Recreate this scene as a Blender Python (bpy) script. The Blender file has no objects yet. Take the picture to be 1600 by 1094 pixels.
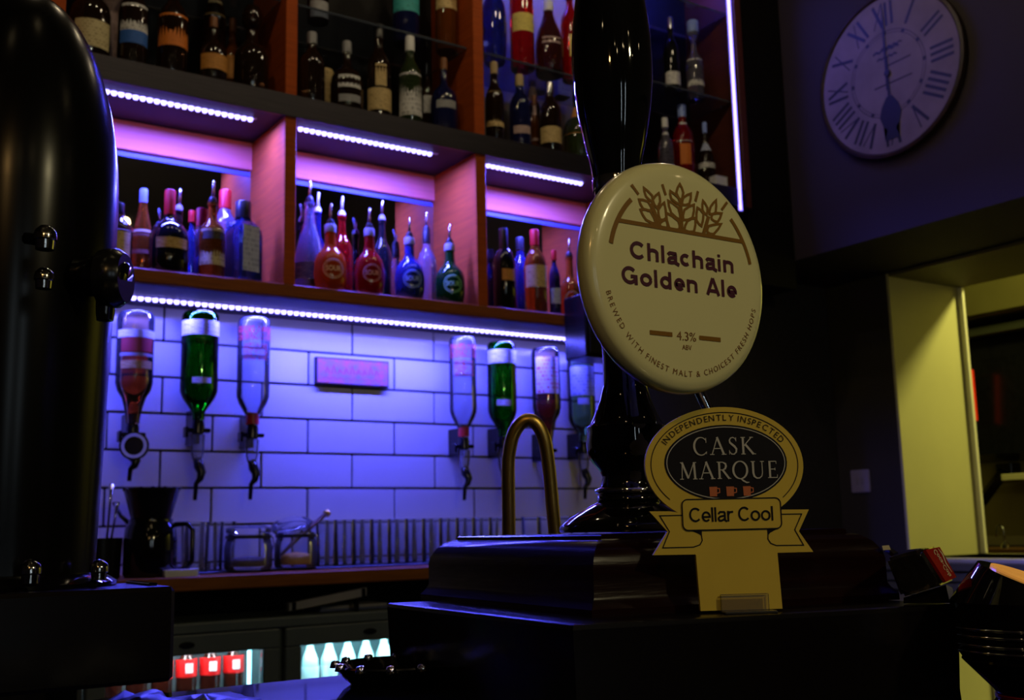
import bpy, bmesh, math, random
from mathutils import Vector, Matrix
PI = math.pi
random.seed(7)
sc = bpy.context.scene
C = sc.collection
ZC = 1.15                       # camera height; all z below are given relative to the eye

# ------------------------------------------------------------------ camera
F, YAW, PITCH, ROLL = 1702.4, math.radians(33.5716), math.radians(9.3255), math.radians(-1.2875)
fw = Vector((math.sin(YAW)*math.cos(PITCH), math.cos(YAW)*math.cos(PITCH), math.sin(PITCH)))
r0 = Vector((math.cos(YAW), -math.sin(YAW), 0)); u0 = r0.cross(fw)
rt = math.cos(ROLL)*r0 + math.sin(ROLL)*u0; up = -math.sin(ROLL)*r0 + math.cos(ROLL)*u0
cam = bpy.data.cameras.new('camera'); camo = bpy.data.objects.new('camera', cam); C.objects.link(camo)
camo.matrix_world = Matrix(((rt.x, up.x, -fw.x, 0), (rt.y, up.y, -fw.y, 0), (rt.z, up.z, -fw.z, ZC), (0, 0, 0, 1)))
cam.sensor_width = 36; cam.lens = 36*F/1600; cam.clip_start = .02
cam.dof.use_dof = True; cam.dof.focus_distance = .64; cam.dof.aperture_fstop = 20
sc.camera = camo

# ------------------------------------------------------------------ world, lights, exposure
w = bpy.data.worlds.new('world'); sc.world = w; w.use_nodes = True
w.node_tree.nodes['Background'].inputs[0].default_value = (1, .75, .5, 1)
w.node_tree.nodes['Background'].inputs[1].default_value = .0015
sc.view_settings.view_transform = 'Standard'; sc.view_settings.look = 'None'
sc.view_settings.exposure = 0; sc.view_settings.gamma = 1; sc.view_settings.use_curve_mapping = False
sc.cycles.use_denoising = True
sc.cycles.max_bounces = 12; sc.cycles.transmission_bounces = 12; sc.cycles.transparent_max_bounces = 12
sc.cycles.sample_clamp_indirect = 6; sc.cycles.blur_glossy = .3
sc.cycles.caustics_refractive = False; sc.cycles.caustics_reflective = False

def lamp(x, y, z, power, col, rad=.03):
    l = bpy.data.lights.new('point_lamp', 'POINT'); l.energy = power; l.color = col; l.shadow_soft_size = rad
    o = bpy.data.objects.new('point_lamp', l); o.location = (x, y, z+ZC); C.objects.link(o); return o
WARM = (1, .76, .40)
lamp(.80, -.95, .95, 16.3, (1, .84, .46), .045)         # pendant over the bar, customers' side
lamp(-.45, -.35, .75, 4.2, (1, .56, .18), .03)          # added unseen lamp, tints the pump clip's left side orange
for q in ((-1.2, -.3, 1.5), (.3, .35, 2.1), (-.6, .2, 2.1), (1.0, -1.9, 1.7), (2.4, -1.4, 1.6), (-1.2, -2.4, 1.9), (.2, -3.2, 2.0), (1.9, -3.2, 1.9), (-.4, -1.4, 1.2), (.2, -1.7, 1.35), (1.6, -.5, 1.9)):
    lamp(*q, .7, WARM, .03)                     # small bulbs round the pub
for x in (.35, 1.0, 1.65, 2.3): lamp(x, 2.0, 2.28, 4.6, (1, .80, .5), .05)   # downlights in front of the back bar
lamp(4.95, 1.9, 1.75, 125, (1, .93, .28), .12)   # kitchen ceiling light beyond the hatch
for x in (-.9, .2):                             # narrow cool lights added behind the viewer for streak highlights on the pump handle
    l = bpy.data.lights.new('streak_light', 'AREA'); l.shape = 'RECTANGLE'; l.size = .06; l.size_y = 1.1; l.energy = 3; l.color = (.75, .9, 1)
    o = bpy.data.objects.new('streak_light', l); o.location = (x, -4.55, ZC+.7); o.rotation_euler = (PI/2, 0, 0); C.objects.link(o)
LEDC = (.075, .078, 1.0)

# ------------------------------------------------------------------ photo helpers (a pixel on a known plane)
def kx(px): return rt - fw*((px-800)/F)
def ky(py): return up - fw*((547-py)/F)
def Xat(px, Y, z): v = kx(px); return -(Y*v.y + z*v.z)/v.x
def Yat(px, X, z): v = kx(px); return -(X*v.x + z*v.z)/v.y
def Zat(py, X, Y): v = ky(py); return -(X*v.x + Y*v.y)/v.z
def ray(px, py): return rt*((px-800)/F) + up*((547-py)/F) + fw
def PD(px, py, d): return ray(px, py)*d
def PZ(px, py, z): d = ray(px, py); return d*(z/d.z)
def PY(px, py, Y): d = ray(px, py); return d*(Y/d.y)
def PX(px, py, X): d = ray(px, py); return d*(X/d.x)

# ------------------------------------------------------------------ materials
MATS = {}
def mat(name, col, rough=.5, metal=0, trans=0, ior=1.45, emit=None, estr=0, coat=0, spec=.5, noise=None, bump=0, scale=20, stretch=(1, 1, 1), var=None):
    if name in MATS: return MATS[name]
    m = bpy.data.materials.new(name); m.use_nodes = True; nt = m.node_tree; b = nt.nodes['Principled BSDF']
    b.inputs['Base Color'].default_value = (*col, 1); b.inputs['Roughness'].default_value = rough
    b.inputs['Metallic'].default_value = metal; b.inputs['Transmission Weight'].default_value = trans
    b.inputs['IOR'].default_value = ior; b.inputs['Coat Weight'].default_value = coat; b.inputs['Coat Roughness'].default_value = .05
    b.inputs['Specular IOR Level'].default_value = spec
    if emit: b.inputs['Emission Color'].default_value = (*emit, 1); b.inputs['Emission Strength'].default_value = estr
    if var or bump:
        tc = nt.nodes.new('ShaderNodeTexCoord'); mp = nt.nodes.new('ShaderNodeMapping'); mp.inputs['Scale'].default_value = stretch
        nz = nt.nodes.new('ShaderNodeTexNoise'); nz.inputs['Scale'].default_value = scale; nz.inputs['Detail'].default_value = 5
        nt.links.new(tc.outputs['Object'], mp.inputs[0]); nt.links.new(mp.outputs[0], nz.inputs['Vector'])
        if var:
            rp = nt.nodes.new('ShaderNodeValToRGB'); rp.color_ramp.elements[0].position = .3; rp.color_ramp.elements[1].position = .7
            rp.color_ramp.elements[0].color = (*var, 1); rp.color_ramp.elements[1].color = (*col, 1)
            nt.links.new(nz.outputs['Fac'], rp.inputs[0]); nt.links.new(rp.outputs[0], b.inputs['Base Color'])
        if bump:
            bp = nt.nodes.new('ShaderNodeBump'); bp.inputs['Strength'].default_value = bump; bp.inputs['Distance'].default_value = .002
            nt.links.new(nz.outputs['Fac'], bp.inputs['Height']); nt.links.new(bp.outputs[0], b.inputs['Normal'])
    MATS[name] = m; return m
def label_mat(name, base, ink, amount=.6):
    """paper label with rows of small illegible print"""
    if name in MATS: return MATS[name]
    m = mat(name, base, .6); nt = m.node_tree; b = nt.nodes['Principled BSDF']
    tc = nt.nodes.new('ShaderNodeTexCoord'); br = nt.nodes.new('ShaderNodeTexBrick')
    mp = nt.nodes.new('ShaderNodeMapping'); mp.inputs['Rotation'].default_value = (PI/2, 0, 0)
    br.inputs['Color1'].default_value = (*ink, 1); br.inputs['Color2'].default_value = (*base, 1); br.inputs['Mortar'].default_value = (*base, 1)
    br.inputs['Scale'].default_value = 4; br.inputs['Mortar Size'].default_value = .06; br.inputs['Row Height'].default_value = .42; br.inputs['Bias'].default_value = -.1
    mx = nt.nodes.new('ShaderNodeMix'); mx.data_type = 'RGBA'; mx.inputs[0].default_value = amount; mx.inputs[6].default_value = (*base, 1)
    nt.links.new(tc.outputs['Generated'], mp.inputs[0]); nt.links.new(mp.outputs[0], br.inputs['Vector'])
    nt.links.new(br.outputs['Color'], mx.inputs[7]); nt.links.new(mx.outputs[2], b.inputs['Base Color']); return m

M_wood = mat('orange_wood', (.46, .085, .012), .55, spec=.12, var=(.34, .06, .010), scale=7, stretch=(1.2, 1.2, 16))
M_woodh = mat('orange_wood_long_grain', (.32, .09, .02), .5, spec=.15, var=(.22, .062, .018), scale=7, stretch=(1.2, 16, 16))
M_board = mat('pale_red_wood', (.80, .19, .12), .5, var=(.70, .16, .10), scale=6, stretch=(1, 10, 14))
M_steel = mat('brushed_steel', (.115, .105, .12), .42, 1, var=(.085, .08, .095), scale=8, stretch=(1, 40, 40))
M_dark = mat('dark_panel', (.004, .003, .003), .6, spec=.25, var=(.003, .002, .002), scale=9)
M_palepanel = mat('pale_back_panel', (.42, .40, .42), .4, var=(.34, .33, .35), scale=5)
M_mirror = mat('mirror', (.6, .58, .6), .015, 1)
M_tile = mat('white_glazed_tile', (.82, .82, .84), .25, coat=.25, bump=.12, scale=6, var=(.78, .78, .81))
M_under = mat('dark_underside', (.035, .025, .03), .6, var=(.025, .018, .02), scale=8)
M_grout = mat('dark_grout', (.035, .03, .03), .9, bump=.4, scale=90, var=(.02, .018, .018))
M_black = mat('gloss_black', (.004, .004, .004), .04, coat=.3)
M_font = mat('font_black', (.003, .003, .003), .22, spec=.22)
M_blackc = mat('black_plastic', (.008, .008, .009), .22, var=(.005, .005, .005), scale=30)
M_rubber = mat('black_rubber', (.01, .01, .01), .3)
M_maho = mat('dark_mahogany', (.012, .0022, .0016), .2, spec=.25, var=(.006, .0014, .001), scale=9, stretch=(1.5, 1.5, 20), bump=.18)
M_plinth = mat('black_plinth', (.004, .0025, .003), .22, spec=.35, var=(.005, .004, .004), scale=12, bump=.1)
M_chrome = mat('chrome', (.75, .75, .75), .06, 1)
M_brass = mat('aged_brass', (.75, .52, .13), .34, 1, var=(.6, .4, .09), scale=25)
def thin_glass(name, tint, edge, body=.05):
    """thin-walled glass: lets light straight through, darker and glossier towards its edges"""
    m = bpy.data.materials.new(name); m.use_nodes = True; nt = m.node_tree; nt.nodes.remove(nt.nodes['Principled BSDF']); out = nt.nodes['Material Output']
    lw = nt.nodes.new('ShaderNodeLayerWeight'); lw.inputs['Blend'].default_value = .35
    rp = nt.nodes.new('ShaderNodeValToRGB'); rp.color_ramp.elements[0].color = (*tint, 1); rp.color_ramp.elements[1].color = (*edge, 1); rp.color_ramp.elements[0].position = .25; rp.color_ramp.elements[1].position = .95
    tr = nt.nodes.new('ShaderNodeBsdfTransparent'); gl_ = nt.nodes.new('ShaderNodeBsdfGlossy'); gl_.inputs['Roughness'].default_value = .04; df = nt.nodes.new('ShaderNodeBsdfDiffuse'); df.inputs['Color'].default_value = (.9, .92, 1, 1)
    m0 = nt.nodes.new('ShaderNodeMixShader'); m0.inputs[0].default_value = body; m1 = nt.nodes.new('ShaderNodeMixShader'); fr_ = nt.nodes.new('ShaderNodeFresnel'); fr_.inputs['IOR'].default_value = 1.35
    nt.links.new(lw.outputs['Facing'], rp.inputs[0]); nt.links.new(rp.outputs[0], tr.inputs['Color']); nt.links.new(tr.outputs[0], m0.inputs[1]); nt.links.new(df.outputs[0], m0.inputs[2])
    nt.links.new(fr_.outputs[0], m1.inputs[0]); nt.links.new(m0.outputs[0], m1.inputs[1]); nt.links.new(gl_.outputs[0], m1.inputs[2]); nt.links.new(m1.outputs[0], out.inputs['Surface'])
    return m
M_glass = thin_glass('clear_glass', (.97, .98, 1), (.90, .92, .99), .06)
M_water = thin_glass('clear_spirit', (.92, .94, 1), (.80, .84, .95), .05)
M_wallp = mat('dark_wall_paint', (.026, .020, .019), .7, var=(.021, .016, .016), scale=3, bump=.1)
M_ceil = mat('ceiling_paint', (.03, .024, .022), .85, var=(.025, .02, .018), scale=3)
M_floor = mat('dark_floor', (.015, .012, .01), .4, var=(.009, .007, .005), scale=5, stretch=(1, 10, 1))
M_cream = mat('cream_paint', (.66, .62, .28), .55, var=(.60, .565, .25), scale=3, bump=.08)
M_counter = mat('counter_wood', (.26, .085, .012), .45, spec=.2, var=(.18, .055, .008), scale=6, stretch=(1.5, 14, 14))
M_bar = mat('black_bar_top', (.004, .004, .006), .05, coat=.2, var=(.003, .003, .004), scale=4)
M_paper = mat('grey_paper', (.33, .31, .33), .7, var=(.28, .27, .29), scale=12)
M_white = mat('white_paper', (.8, .8, .82), .6, var=(.74, .74, .76), scale=10)
M_emit_led = mat('led_bead', (.8, .8, 1), .4, emit=(.28, .24, 1), estr=7)
M_tape = mat('led_tape', (.55, .5, .6), .5)

# ------------------------------------------------------------------ mesh helpers
def add_box(bm, x0, x1, y0, y1, z0, z1, bev=0, seg=1):
    n = bmesh.new()
    v = [n.verts.new(p) for p in ((x0, y0, z0), (x1, y0, z0), (x1, y1, z0), (x0, y1, z0), (x0, y0, z1), (x1, y0, z1), (x1, y1, z1), (x0, y1, z1))]
    for f in ((3, 2, 1, 0), (4, 5, 6, 7), (0, 1, 5, 4), (1, 2, 6, 5), (2, 3, 7, 6), (3, 0, 4, 7)): n.faces.new([v[i] for i in f])
    if bev: bmesh.ops.bevel(n, geom=list(n.edges), offset=bev, segments=seg, affect='EDGES', clamp_overlap=True)
    merge(bm, n)
def merge(bm, n, M=None):
    me = bpy.data.meshes.new('t'); n.to_mesh(me); n.free()
    if M is not None: me.transform(M)
    bm.from_mesh(me); bpy.data.meshes.remove(me)
def box(*a, **k): bm = bmesh.new(); add_box(bm, *a, **k); return bm
def add_lathe(bm, prof, seg=24, M=None, a0=0, a1=2*PI):
    n = bmesh.new(); full = abs(a1-a0) >= 2*PI-1e-6; cnt = seg if full else seg+1; rings = []
    for (r, z) in prof:
        if r < 1e-6: rings.append([n.verts.new((0, 0, z))]); continue
        rings.append([n.verts.new((r*math.cos(a0+(a1-a0)*i/seg), r*math.sin(a0+(a1-a0)*i/seg), z)) for i in range(cnt)])
    for A, B in zip(rings, rings[1:]):
        for i in range(seg):
            j = (i+1) % cnt
            if len(A) == 1 and len(B) == 1: continue
            if len(A) == 1: n.faces.new((A[0], B[i], B[j]))
            elif len(B) == 1: n.faces.new((A[i], A[j], B[0]))
            else: n.faces.new((A[i], A[j], B[j], B[i]))
    if full: bmesh.ops.recalc_face_normals(n, faces=n.faces)
    merge(bm, n, M)
def lathe(prof, seg=24, M=None, **k): bm = bmesh.new(); add_lathe(bm, prof, seg, M, **k); return bm
def add_tube(bm, pts, r, seg=10, cap=True):
    pts = [Vector(p) for p in pts]; n = bmesh.new(); rings = []; prev = None
    for i, p in enumerate(pts):
        t = (pts[min(i+1, len(pts)-1)] - pts[max(i-1, 0)]).normalized()
        a = prev if prev is not None else (Vector((0, 0, 1)) if abs(t.z) < .9 else Vector((1, 0, 0)))
        a = (a - t*a.dot(t)).normalized(); prev = a; b = t.cross(a); rr = r[i] if isinstance(r, (list, tuple)) else r
        rings.append([n.verts.new(p + a*rr*math.cos(2*PI*k/seg) + b*rr*math.sin(2*PI*k/seg)) for k in range(seg)])
    for A, B in zip(rings, rings[1:]):
        for k in range(seg): n.faces.new((A[k], A[(k+1) % seg], B[(k+1) % seg], B[k]))
    if cap: n.faces.new(rings[0][::-1]); n.faces.new(rings[-1])
    bmesh.ops.recalc_face_normals(n, faces=n.faces); merge(bm, n)
def tube(*a, **k): bm = bmesh.new(); add_tube(bm, *a, **k); return bm
def add_prism(bm, pts, y0, y1, bev=0):
    """outline in local x,z extruded along y from y0 (front) to y1"""
    n = bmesh.new(); A = [n.verts.new((x, y0, z)) for x, z in pts]; B = [n.verts.new((x, y1, z)) for x, z in pts]
    n.faces.new(A); n.faces.new(B[::-1])
    for i in range(len(pts)): j = (i+1) % len(pts); n.faces.new((A[j], A[i], B[i], B[j]))
    bmesh.ops.recalc_face_normals(n, faces=n.faces)
    if bev:
        es = [e for e in n.edges if abs(e.verts[0].co.y-e.verts[1].co.y) < 1e-7]
        bmesh.ops.bevel(n, geom=es, offset=bev, segments=2, affect='EDGES')
    merge(bm, n)
def prism(*a, **k): bm = bmesh.new(); add_prism(bm, *a, **k); return bm
def add_hull(bm, pts):
    n = bmesh.new(); vs = [n.verts.new(p) for p in pts]; bmesh.ops.convex_hull(n, input=vs); bmesh.ops.recalc_face_normals(n, faces=n.faces); merge(bm, n)
LAYER = [0]
def add_stroke(bm, pts, wd, y=0, closed=False):
    """flat printed line in the local x,z plane facing -y"""
    LAYER[0] = (LAYER[0]+1) % 40; y -= 2.5e-6*LAYER[0]      # every stroke its own hair of depth
    P = [Vector((p[0], p[1])) for p in pts]; n = len(P); ws = wd if isinstance(wd, (list, tuple)) else [wd]*n; L = []; R = []
    for i in range(n):
        a = P[(i-1) % n] if (closed or i) else P[i]; b = P[(i+1) % n] if (closed or i < n-1) else P[i]
        d0 = (P[i]-a); d1 = (b-P[i]); t = (d0.normalized() if d0.length > 1e-9 else Vector((0, 0))) + (d1.normalized() if d1.length > 1e-9 else Vector((0, 0)))
        if t.length < 1e-6: t = d0
        t.normalize(); k = 1.0
        if d0.length > 1e-9 and d1.length > 1e-9: k = 1/max(.45, t.dot(d1.normalized()))
        nn = Vector((-t.y, t.x))*ws[i]*.5*k
        L.append(bm.verts.new((P[i].x+nn.x, y, P[i].y+nn.y))); R.append(bm.verts.new((P[i].x-nn.x, y, P[i].y-nn.y)))
    for i in range(n if closed else n-1):
        j = (i+1) % n; bm.faces.new((L[i], R[i], R[j], L[j]))
def add_poly(bm, pts, y=0):
    f = bm.faces.new([bm.verts.new((x, y, z)) for x, z in pts]); bmesh.ops.triangulate(bm, faces=[f])
def ell(cx, cz, a, b, n=48, t0=0, t1=2*PI, full=True):
    return [(cx+a*math.cos(t0+(t1-t0)*i/(n if full else n-1)), cz+b*math.sin(t0+(t1-t0)*i/(n if full else n-1))) for i in range(n)]
def text_mesh(s, size=1, bold=0, align='LEFT', spacing=1):
    cu = bpy.data.curves.new('t', 'FONT'); cu.body = s; cu.size = size; cu.offset = bold; cu.align_x = align; cu.space_character = spacing
    cu.resolution_u = 3; o = bpy.data.objects.new('t', cu); C.objects.link(o); bpy.context.view_layer.update()
    me = bpy.data.meshes.new_from_object(o.evaluated_get(bpy.context.evaluated_depsgraph_get())); bpy.data.objects.remove(o); bpy.data.curves.remove(cu); return me
XZ = Matrix(((1, 0, 0, 0), (0, 0, -1, 0), (0, 1, 0, 0), (0, 0, 0, 1)))      # x,y -> x,z facing -y
def add_text(bm, s, x, z, height, width=None, bold=0, y=0, rot=0, align='LEFT'):
    """text with given cap height, stretched to the given width, lower-left (or centre) at x,z"""
    me = text_mesh(s, 1, bold)
    xs = [v.co.x for v in me.vertices]
    cap = .70
    x0, x1 = min(xs), max(xs); sy = height/cap; sx = width/(x1-x0) if width else sy
    cx = (x0+x1)/2 if align == 'CENTER' else x0
    M = Matrix.Translation((x, y, z)) @ Matrix.Rotation(rot, 4, 'Y') @ XZ @ Matrix.Diagonal((sx, sy, 1, 1)) @ Matrix.Translation((-cx, 0, 0))
    me.transform(M); bm.from_mesh(me); bpy.data.meshes.remove(me)
def char_w(s):
    me = text_mesh(s, 1); xs = [v.co.x for v in me.vertices]; wd = (max(xs)-min(xs)) if xs else .3; bpy.data.meshes.remove(me); return wd
def arc_text(bm, s, fn, height, y=0, bold=0, gap=.16):
    """fn(t in 0..1) -> (x,z,rotation); letters shared out along it"""
    ws = [(char_w(c) if c != ' ' else .2) + gap for c in s]; tot = sum(ws)-gap; acc = 0
    for c, wd in zip(s, ws):
        if c != ' ':
            x, z, rr = fn((acc+(wd-gap)/2)/tot); add_text(bm, c, x, z, height, bold=bold, y=y, rot=rr, align='CENTER')
        acc += wd

def sans(bm, txt, x, z, cap, width, w, y):
    """upright grotesque letters built from even strokes, stretched to the given width"""
    r = w/2; xh = .73; E = lambda cx, cz, a, b, d0, d1, k=22: [(cx+a*math.cos(math.radians(d0+(d1-d0)*i/k)), cz+b*math.sin(math.radians(d0+(d1-d0)*i/k))) for i in range(k+1)]
    def arch(x0, wd): return [(x0+r, .36), (x0+r, .44)] + E(x0+wd/2, xh-r-(wd/2-r)*.86, wd/2-r, (wd/2-r)*.86, 180, 0, 14)[2:] + [(x0+wd-r, 0)]
    def gl_(c):
        if c == 'C': return [E(.37, .5, .37-r, .5-r, 42, 318)], .75
        if c == 'G': return [E(.37, .5, .37-r, .5-r, 42, 335), [(.42, .45), (.74-r, .45), (.74-r, .0)]], .80
        if c == 'A': return [[(r*1.05, 0), (.37, 1)], [(.37, 1), (.74-r*1.05, 0)], [(.18, .25), (.56, .25)]], .76
        if c == 'h': return [[(r, 0), (r, 1)], arch(0, .55)], .62
        if c == 'n': return [[(r, 0), (r, xh)], arch(0, .55)], .62
        if c == 'l': return [[(r, 0), (r, 1)]], w+.075
        if c == 'i': return [[(r, 0), (r, xh)], [(r, .84), (r, 1)]], w+.075
        if c == 'r': return [[(r, 0), (r, xh)], [(r, .36), (r+.03, .52), (r+.10, xh-r-.02), (.37, xh-r)]], .40
        if c == 'c': return [E(.275, xh/2, .275-r, xh/2-r, 48, 312)], .575
        if c == 'o': return [E(.295, xh/2, .295-r, xh/2-r, 0, 360, 26)], .635
        if c == 'e': return [[(r, xh*.47), (.55-r, xh*.47)] + E(.275, xh/2, .275-r, xh/2-r, 0, 318)], .595
        if c == 'd': return [E(.285, xh/2, .285-r, xh/2-r, 0, 360, 26), [(.57-r, 0), (.57-r, 1)]], .645
        if c == 'a': return [[(.05+r*.3, .52), (.07+r*.5, .60), (.16, xh-r*.95), (.27, xh-r), (.39, xh-r*1.05), (.50-r, .58), (.50-r, .46), (.50-r, .10), (.545, 0)], [(.50-r, .40), (.30, .385), (.15, .345), (r, .25), (r, .16), (.12, r*.95), (.22, r*.9), (.34, .13), (.50-r, .22)]], .585
        return [], .30
    tot = sum(gl_(c)[1]-.03 for c in txt)-.04; k = width/(tot*cap); acc = 0
    for n_, c in enumerate(txt):
        st, adv = gl_(c); adv -= .03
        for p in st: add_stroke(bm, [(x+(acc+q[0])*cap*k, z+q[1]*cap) for q in p], w*cap, y)
        acc += adv

# ------------------------------------------------------------------ object helpers
def obj(name, bm, m, parent=None, loc=None, smooth=False, angle=None):
    me = bpy.data.meshes.new(name)
    if smooth:
        for f in bm.faces: f.smooth = True
        if angle:
            for e in bm.edges:
                if len(e.link_faces) == 2 and e.calc_face_angle(0) > angle: e.smooth = False
    bm.to_mesh(me); bm.free(); me.materials.append(m)
    o = bpy.data.objects.new(name, me); C.objects.link(o)
    if parent: o.parent = parent
    if loc is not None: o.location = loc if parent else (loc[0], loc[1], loc[2]+ZC)
    elif not parent: o.location = (0, 0, ZC)
    return o
def inst(name, me, parent, loc, rotz=0):
    o = bpy.data.objects.new(name, me); C.objects.link(o); o.parent = parent; o.location = loc; o.rotation_euler = (0, 0, rotz); return o
def tag(o, label, cat, group=None):
    o['label'] = label; o['category'] = cat
    if group: o['group'] = group
    return o
def thing(name, label, cat, loc=(0, 0, 0), rotz=0, group=None):
    o = bpy.data.objects.new(name, None); C.objects.link(o); o.empty_display_size = .02
    o.location = (loc[0], loc[1], loc[2]+ZC); o.rotation_euler = (0, 0, rotz); return tag(o, label, cat, group)
def struct(name, bm, m, parent=None, **k):
    o = obj(name, bm, m, parent, **k)
    if not parent: o['kind'] = 'structure'
    return o
SM = math.radians(40)

# ------------------------------------------------------------------ the room
FL = -ZC; CE = 2.35; D = 3.1
struct('floor', box(-3, 6.2, -4.6, 5.0, FL-.1, FL), M_floor)
struct('ceiling', box(-3, 6.2, -4.6, 5.0, CE, CE+.1), M_ceil)
struct('wall_left', box(-3.1, -3, -4.6, 3.3, FL, CE), M_wallp)
struct('wall_front', box(-3, 6.2, -4.7, -4.6, FL, CE), M_wallp)
wb = struct('wall_back', box(-3, 4.175, D+.008, D+.16, FL, CE), M_grout)
# metro tiles, one object each, running bond
TZ, TX = .0336*D, .0948*D
tile_me = None
rows = range(-3, 6)
for k in rows:
    z0 = .0435*D + TZ*k
    off = (.4687 if k % 2 == 0 else .4214)*D
    n0 = math.floor((-.60-off)/TX)
    for j in range(n0, n0+13):
        x0 = off + TX*j; xa, xb = max(x0, -.60), min(x0+TX, 2.47)
        if xb-xa < .03: continue
        if xb-xa < TX-.001: obj('tile', box(.003, xb-xa-.003, 0, .011, .003, TZ-.003, bev=.0018, seg=2), M_tile, wb, (xa, D-.002, z0))   # cut tile at the edge
        elif tile_me is None:
            t = obj('tile', box(.003, TX-.003, 0, .011, .003, TZ-.003, bev=.0018, seg=2), M_tile, wb, (x0, D-.002, z0)); tile_me = t.data
        else: t = inst('tile', tile_me, wb, (x0+random.uniform(-.0004, .0004), D-.002-random.uniform(0, .0006), z0))
# right side: bulkhead that carries the clock, lower wall with the kitchen hatch
XB, XW, SZ, SILL, YJ = 3.2, 3.705, 1.003, -.145, 2.79
struct('trim_1', box(XB, XW+.5, -4.6, D, SZ, CE), mat('bulkhead_paint', (.030, .020, .021), .75, var=(.026, .017, .018), scale=3, bump=.08))
wr = bmesh.new()
add_box(wr, XW, XW+.47, YJ, D+.005, FL, SZ-.002); add_box(wr, XW, XW+.47, -4.6, .5, FL, SZ-.002)
add_box(wr, XW, XW+.47, .5, YJ, FL, SILL)
struct('wall_right', wr, mat('olive_wall_paint', (.05, .042, .02), .7, var=(.042, .036, .017), scale=3, bump=.08))
dj = struct('window_1', box(XW-.004, XW+.47, YJ-.012, YJ, SILL, SZ-.004), M_cream)
struct('jamb_edge', box(XW+.452, XW+.474, YJ-.034, YJ-.0122, SILL, SZ-.017, bev=.003), mat('lit_cream', (.85, .82, .6), .3), dj)  # kitchen light on this edge is put into a brighter cream
struct('lintel_lining', box(XW-.004, XW+.47, .5, YJ-.013, SZ-.016, SZ-.004), mat('lintel_shade', (.16, .145, .05), .6, var=(.14, .125, .045), scale=4), dj)  # shade under the lintel is put into a darker olive than the jamb
struct('sill_board', box(XW-.03, XW+.5, .5, YJ+.03, SILL-.02, SILL, bev=.004), M_cream, dj)
tr = bmesh.new()
for i, (d, z0, z1) in enumerate(((.035, -.195, -.165), (.022, -.235, -.2), (.03, -.27, -.24))): add_box(tr, XW-d, XW, .5, D-.01, z0, z1, bev=.004)
struct('trim_2', tr, mat('olive_gloss', (.13, .13, .05), .35, var=(.11, .11, .04), scale=4))
pn = bmesh.new()
for i in range(9): add_box(pn, XW-.012, XW, .55+i*.28, .55+i*.28+.262, FL+.12, -.28, bev=.006)
struct('trim_3', pn, mat('olive_panel', (.30, .27, .08), .5, var=(.26, .235, .07), scale=4))

# ------------------------------------------------------------------ kitchen beyond the hatch
KX = 5.9
M_kw = mat('kitchen_wall', (.40, .36, .10), .55, var=(.35, .32, .085), scale=4)
struct('wall_kitchen', box(KX, KX+.1, -4.6, 5.0, FL, CE), M_kw)
struct('wall_kitchen_end', box(4.175, KX, 4.85, 4.95, FL, CE), M_kw)
M_olsh = mat('olive_shelf', (.20, .18, .05), .5, var=(.17, .15, .04), scale=5)
zc1 = PX(1545, 493, 5.5).z
bk = thing('wall_cupboard', 'olive kitchen cupboard high up behind the hatch opening', 'cupboard', (KX-.002, 3.6, zc1))
obj('body', box(-.40, 0, -1.0, .75, .004, .75, bev=.004), M_olsh, bk)
for i in range(3): obj('door', box(-.42, -.402, -.98+i*.58, -.41+i*.58, .012, .73, bev=.003), M_olsh, bk)
hd = thing('extractor_hood', 'black kitchen extractor hood seen through the hatch', 'hood', (KX-.002, 3.55, PX(1545, 745, KX-.3).z))
hh_ = PX(1520, 530, KX-.3).z-PX(1545, 745, KX-.3).z
hb = bmesh.new(); add_hull(hb, [(0, -.9, hh_), (-.30, -.9, hh_), (-.30, .42, hh_), (0, .42, hh_), (0, -.9, .09), (-.34, -.9, .12), (-.34, .42, .12), (0, .42, .09)])
obj('canopy', hb, M_blackc, hd); obj('rim', box(-.36, -.001, -.92, .44, hh_+.002, hh_+.05, bev=.004), mat('dark_green_steel', (.05, .055, .03), .4), hd)
p1 = PX(1508, 577, 5.44); p2 = PX(1521, 658, 5.44)
rs = thing('red_box', 'bright red narrow box hanging by the hatch edge in the kitchen', 'box', (5.44, p2.y, p2.z))
hh = p1.z-p2.z
obj('case', box(0, .05, 0, .16, 0, hh, bev=.006), mat('red_enamel', (.95, .04, .012), .4), rs)
obj('front_plate', box(-.004, -.0002, .006, .154, .01, hh-.01, bev=.001), mat('red_plate', (.9, .035, .01), .5), rs)
obj('hanger', box(.02, .03, .07, .09, hh, zc1-p2.z+.02), M_blackc, rs)
kcz = PX(1565, 857, 5.35).z
kc = thing('kitchen_worktop', 'dark brown kitchen worktop just behind the hatch sill', 'worktop', (KX-.002, 3.6, FL))
obj('top', box(-.60, 0, -2.2, 1.2, ZC+kcz-.04, ZC+kcz, bev=.004), mat('worktop_dark', (.10, .045, .012), .3), kc)
obj('cabinet', box(-.56, 0, -2.18, 1.18, .002, ZC+kcz-.042), M_dark, kc)
obj('upstand', box(-.02, 0, -2.2, 1.2, ZC+kcz+.001, ZC+kcz+.055, bev=.003), M_cream, kc)
ky_ = Yat(1569, 5.35, kcz+.06)
kt = thing('kitchen_tap', 'thin bent tap standing on the kitchen worktop', 'tap', (5.35, ky_, kcz+.0004))
obj('base', lathe([(0, 0), (.022, 0), (.022, .02), (.012, .03), (0, .03)], 12), M_chrome, kt, smooth=True, angle=SM)
obj('spout', tube([(0, 0, .02), (0, 0, .08), (0, .004, .105), (0, .02, .122), (0, .036, .112), (0, .042, .09), (0, .044, .06)], .006, 8), mat('dark_chrome', (.3, .3, .25), .25, 1), kt, smooth=True)
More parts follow.
